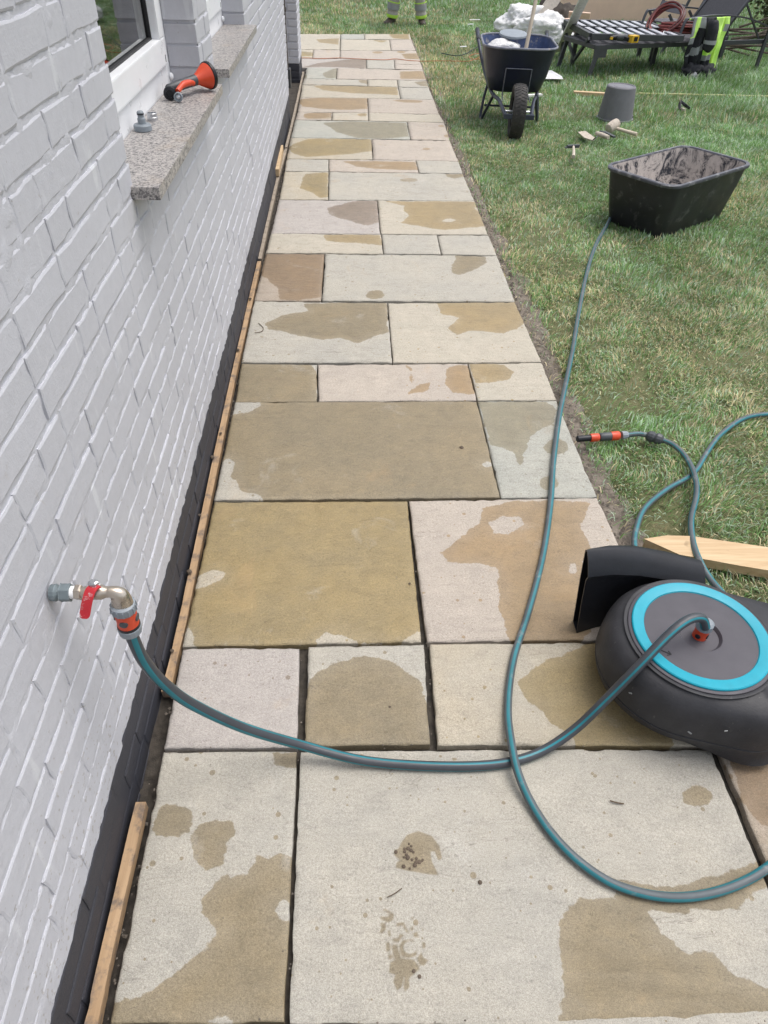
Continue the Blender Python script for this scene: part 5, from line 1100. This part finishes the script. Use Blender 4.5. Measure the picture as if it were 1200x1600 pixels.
# crumbs of grit and mortar along the joints, the gap and the soil strip
def grit(n, seed):
    r = np.random.RandomState(seed); V = []; F = []
    for k in range(n):
        q = r.rand()
        if q < .5: y = r.uniform(1.2, 9); x = float(edge_x(y))+abs(r.normal(0, .035))+.004; z = -.035+r.rand()*.008; sc = r.uniform(.0025, .009)
        elif q < .72: y = r.uniform(.3, 8); x = -.455+r.normal(0, .008); z = -.03; sc = r.uniform(.002, .006)
        elif q < .86:
            a = slabs[r.randint(22, len(slabs))]; p, e = (at(*a[2]), at(*a[3])) if r.rand() < .5 else (at(*a[1]), at(*a[2])); t_ = r.rand(); m = p*(1-t_)+e*t_; x, y = m.x+r.normal(0, .006), m.y+r.normal(0, .006); z = .0; sc = r.uniform(.0010, .0030)
        else: y = .5+8*r.rand()**1.6; x = r.uniform(-.43, .8); z = .0; sc = r.uniform(.0006, .0018)
        n0 = len(V); o6 = [(1, 0, 0), (0, 1, 0), (-1, 0, 0), (0, -1, 0), (0, 0, .8), (0, 0, -.6)]; an = r.rand()*6; ca, sa = math.cos(an), math.sin(an)
        for a_, b_, c_ in o6:
            j = r.uniform(.6, 1.2, 3); a_, b_ = a_*ca-b_*sa, a_*sa+b_*ca; V.append((x+a_*sc*j[0], y+b_*sc*j[1], z+c_*sc*j[2]))
        F += [(n0, n0+1, n0+4), (n0+1, n0+2, n0+4), (n0+2, n0+3, n0+4), (n0+3, n0, n0+4), (n0+1, n0, n0+5), (n0+2, n0+1, n0+5), (n0+3, n0+2, n0+5), (n0, n0+3, n0+5)]
    o = mk('grit', (V, F), simple('grit_stone', (.17, .145, .12), .95, var=.5, sc=4)); tag(o, 'loose grit and crumbs along the slab joints and the soil edge', 'grit', kind='stuff')
grit(2600, 5)
# ------------------------------------------------------------------ grass
def grass(name, N, xr, yr, keep, h, w, z, label, flat=.9, seed=0, tone=0):
    r = np.random.RandomState(seed); x = r.uniform(*xr, N); y = r.uniform(*yr, N); k = keep(x, y, r); x, y = x[k], y[k]; n = len(x)
    cl = fbm(x, y, 41, 2.2); cl2 = fbm(x, y, 51, 9)
    hh_ = h(x, y)*r.uniform(.45, 1.15, n)*(.45+1.1*cl2); ww = w(x, y)*r.uniform(.7, 1.25, n)
    a = r.uniform(0, 2*np.pi, n); la = a+r.normal(0, .9, n); lean = flat*r.uniform(.15, 1.3, n)*(1.25-.5*cl2)
    # clumps lean a common way
    wa = fbm(x, y, 61, 3.0)*4*np.pi; la = np.where(r.rand(n) < .65, wa+r.normal(0, .45, n), la)
    dx, dy = np.cos(la), np.sin(la); sx, sy = -np.sin(la+r.normal(0, .5, n)), np.cos(la)
    l1 = lean*.45; l2 = lean*1.15
    b = np.stack([x, y, np.full(n, z)], -1); up = np.stack([dx*np.sin(l1), dy*np.sin(l1), np.cos(l1)], -1)*(hh_*.55)[:, None]
    up2 = np.stack([dx*np.sin(l2), dy*np.sin(l2), np.cos(l2)], -1)*(hh_*.55)[:, None]
    s = np.stack([sx, sy, np.zeros(n)], -1)*(ww/2)[:, None]
    V = np.stack([b-s, b+s, b+up-s*.8, b+up+s*.8, b+up+up2], 1).reshape(-1, 3); i = np.arange(n)*5
    Q = np.stack([i, i+1, i+3, i+2], -1); T = np.stack([i+2, i+3, i+4], -1)
    me = npmesh(name, V, [Q, T], BLADE)
    # colours: fresh green, dull olive, straw; drier beside the path and in worn patches
    G1 = np.array([.075, .160, .048]); G2 = np.array([.155, .240, .090]); G3 = np.array([.255, .325, .235]); ST_ = np.array([.40, .345, .215])
    u = r.rand(n)[:, None]; c = G1*(1-u)+G2*u; m_ = (r.rand(n) < .30)[:, None]; c = np.where(m_, G3*(.8+.4*u), c)
    de = x-edge_x(y); dry = np.clip(.52-.07*de+1.3*(cl-.5)+1.3*(fbm(x, y, 71, .8)-.5)-.035*np.maximum(0, y-7)*np.where(x > 1.6, 1, 0), .03, .8)
    dry = dry*np.where((x > 2.2) & (y > 5.5), .35, 1.0)+np.where((np.abs(x-1.25) < .45) & (y > 8) & (y < 12.5), .28, 0); dry = np.clip(dry+tone, 0.02, .85)
    isd = (r.rand(n) < dry*.62)[:, None]; c = np.where(isd, ST_*(.55+.7*u), c)
    c = c*((.74+.62*fbm(x, y, 81, 1.5))*(.72+.85*cl2))[:, None]*1.38
    C = np.ones((n, 5, 4), np.float32); C[:, :, :3] = c[:, None, :]
    ca = me.attributes.new('tint', 'FLOAT_COLOR', 'POINT'); ca.data.foreach_set('color', C.ravel())
    o = bpy.data.objects.new(name, me); COL.objects.link(o); return tag(o, label, 'grass', kind='stuff')
def blocked(x, y):
    k = np.zeros(len(x), bool)
    c, s = math.cos(math.radians(36)), math.sin(math.radians(36)); X, Y = (x-2.115)*c+(y-4.655)*s, -(x-2.115)*s+(y-4.655)*c
    k |= (np.abs(X) < .37) & (np.abs(Y) < .205); k |= (x-2.555)**2+(y-7.30)**2 < .16**2; k |= (x < 1.10) & (y < 1.22); return k
def keep_near(x, y, r):
    d = x-edge_x(y); th = .025+.09*fbm(x*0, y, 91, 3.0)+.05*(fbm(x, y, 93, 9)-.5); bare = fbm(x, y, 95, 2.6, 3) > .66
    k = (d > th) & ~blocked(x, y) & ((y > 0.95) | (x > 1.45)) & ~(bare & (r.rand(len(x)) < .75) & (y < 5)); k |= (d > .012) & (d <= th) & (r.rand(len(x)) < .12) & (y > 1.3)
    # only where the camera (or one a step aside) looks
    return k & (x < 1.7+.66*y)
hN = lambda x, y: .036+.0*x; wN = lambda x, y: .0024+.00035*y
grass('grass', 165000, (.84, 3.8), (-.3, 3.6), keep_near, lambda x, y: .030+.014*fbm(x, y, 23, 2.5), lambda x, y: .0028+.0003*y, LZ-.002, 'short trodden grass beside the slabs near the hose reel', 1.45, 1)
grass('grass', 180000, (.84, 6.2), (3.6, 7.2), keep_near, lambda x, y: .030+.010*np.clip(x-2, 0, 2)+.012*fbm(x, y, 23, 2.5), lambda x, y: .0028+.0004*y, LZ-.002, 'mown lawn around the tub and the wheelbarrow', 1.3, 2)
kf = lambda x, y, r: ((((x-edge_x(y) > .03)) | (y > PEND+.015)) & (x < 1.7+.62*y) & ((x > -2.2)) & ~blocked(x, y))
grass('grass', 225000, (-2.0, 9.4), (7.2, 14), kf, lambda x, y: .045+.035*np.clip((x-2.3)/1.5, 0, 1), lambda x, y: .0030+.00045*y, LZ-.002, 'deeper green lawn around the loungers and the far path end', 1.0, 3)
grass('grass', 90000, (-3.0, 10), (14, 22), lambda x, y, r: x < 99, lambda x, y: .055+.0*x, lambda x, y: .0045+.0006*y, LZ-.002, 'distant lawn beyond the person and the tan panel', .8, 4, -.12)

# ------------------------------------------------------------------ shrub on the right and unseen foliage rows added for window reflections
def leaves(cx, cy, cz, sx, sy, sz, n, size, seed, c1, c2):
    r = np.random.RandomState(seed); d = r.normal(size=(n, 3)); d /= np.linalg.norm(d, axis=1)[:, None]; rad = r.uniform(.55, 1.0, n)**.6
    lump = .72+.5*np.array([noise.noise(Vector(q)*2.0+Vector((seed, 0, 0))) for q in d[:, :]])
    P = d*rad[:, None]*lump[:, None]*np.array([sx, sy, sz])+np.array([cx, cy, cz]); P[:, 2] = np.maximum(P[:, 2], .02)
    a = r.normal(size=(n, 3)); a /= np.linalg.norm(a, axis=1)[:, None]; b = np.cross(a, r.normal(size=(n, 3))); b /= np.linalg.norm(b, axis=1)[:, None]; s = size*r.uniform(.6, 1.3, n)[:, None]
    V = np.stack([P-a*s, P+b*s*.45, P+a*s, P-b*s*.45], 1).reshape(-1, 3); i = np.arange(n)*4; F = np.stack([i, i+1, i+2, i+3], -1); u = r.rand(n)[:, None]; c = np.array(c1)*(1-u)+np.array(c2)*u
    return V, F, np.repeat(c, 4, 0)
def shrub(name, blobs, label, cat, size, seed, c1, c2, trunk):
    t = thing(name, label, cat, trunk[0]); t['_w'] = trunk[0]; Vs, Fs, Cs, n0 = [], [], [], 0
    for k, (c, s, n) in enumerate(blobs):
        V, F, C = leaves(*c, *s, n, size, seed+k, c1, c2); Vs.append(V-np.array(trunk[0])); Fs.append(F+n0); Cs.append(C); n0 += len(V)
    V = np.concatenate(Vs); me = npmesh('foliage', V, [np.concatenate(Fs)], LEAF); C = np.ones((len(V), 4), np.float32); C[:, :3] = np.concatenate(Cs); ca = me.attributes.new('tint', 'FLOAT_COLOR', 'POINT'); ca.data.foreach_set('color', C.ravel())
    o = bpy.data.objects.new('foliage', me); COL.objects.link(o); o.parent = t; o['kind'] = 'stuff'
    rr2 = random.Random(seed)
    for q in range(trunk[1]):
        b0 = Vector(trunk[0]); x, y, z = blobs[q % len(blobs)][0]; e = Vector((x+rr2.uniform(-.5, .5), y+rr2.uniform(-.3, .3), z+rr2.uniform(0, .4))); m = (b0+e)/2+Vector((rr2.uniform(-.2, .2), rr2.uniform(-.2, .2), .1))
        mk('branch', tube(spline([b0+Vector((rr2.uniform(-.2, .2), 0, 0)), m, e], 4), [.022, .02, .018, .015, .012, .010, .008, .006, .004], 6), BARK, t, smooth=True)
shrub('ivy_shrub', [((6.5, 12.2, .75), (.9, .7, .75), 5200), ((7.4, 12.0, .7), (.9, .7, .9), 3000), ((6.3, 11.6, .30), (.45, .40, .30), 1000)], 'variegated ivy shrub behind the loungers at the right edge', 'shrub', .038, 3, (.05, .075, .03), (.24, .25, .14), ((6.6, 12.2, -.03), 7))
sb = thing('stick_pile', 'bundle of grey sticks lying under the raised lounger back', 'sticks', (5.7, 10.9, 0)); sb['_w'] = (5.7, 10.9, 0); r = random.Random(4)
for k in range(12):
    a = Vector((5.1+r.uniform(-.2, .2), 10.9+r.uniform(-.3, .3), r.uniform(.02, .3))); b = a+Vector((r.uniform(.7, 1.3), r.uniform(-.4, .3), r.uniform(-.15, .25))); mk('stick', tube([a, (a+b)/2+Vector((0, 0, r.uniform(-.03, .03))), b], [.014, .012, .008], 6), BARK, sb, smooth=True)
shrub('reflection_hedge', [((x, 24, 1.0), (1.5, .9, 1.5), 2600) for x in range(-8, 14, 2)], 'long green foliage row added out of view at the far end for window reflections', 'reflection_hedge', .09, 21, (.03, .055, .02), (.07, .11, .035), ((3, 24, -.03), 8))
shrub('reflection_hedge', [((13, y, 1.0), (.9, 1.6, 1.5), 2400) for y in range(-2, 24, 2)], 'tall green foliage row added out of view on the right for window reflections', 'reflection_hedge', .09, 41, (.03, .055, .02), (.07, .11, .035), ((13, 9, -.03), 8))
for o in bpy.data.objects:
    if '_w' in o: del o['_w']
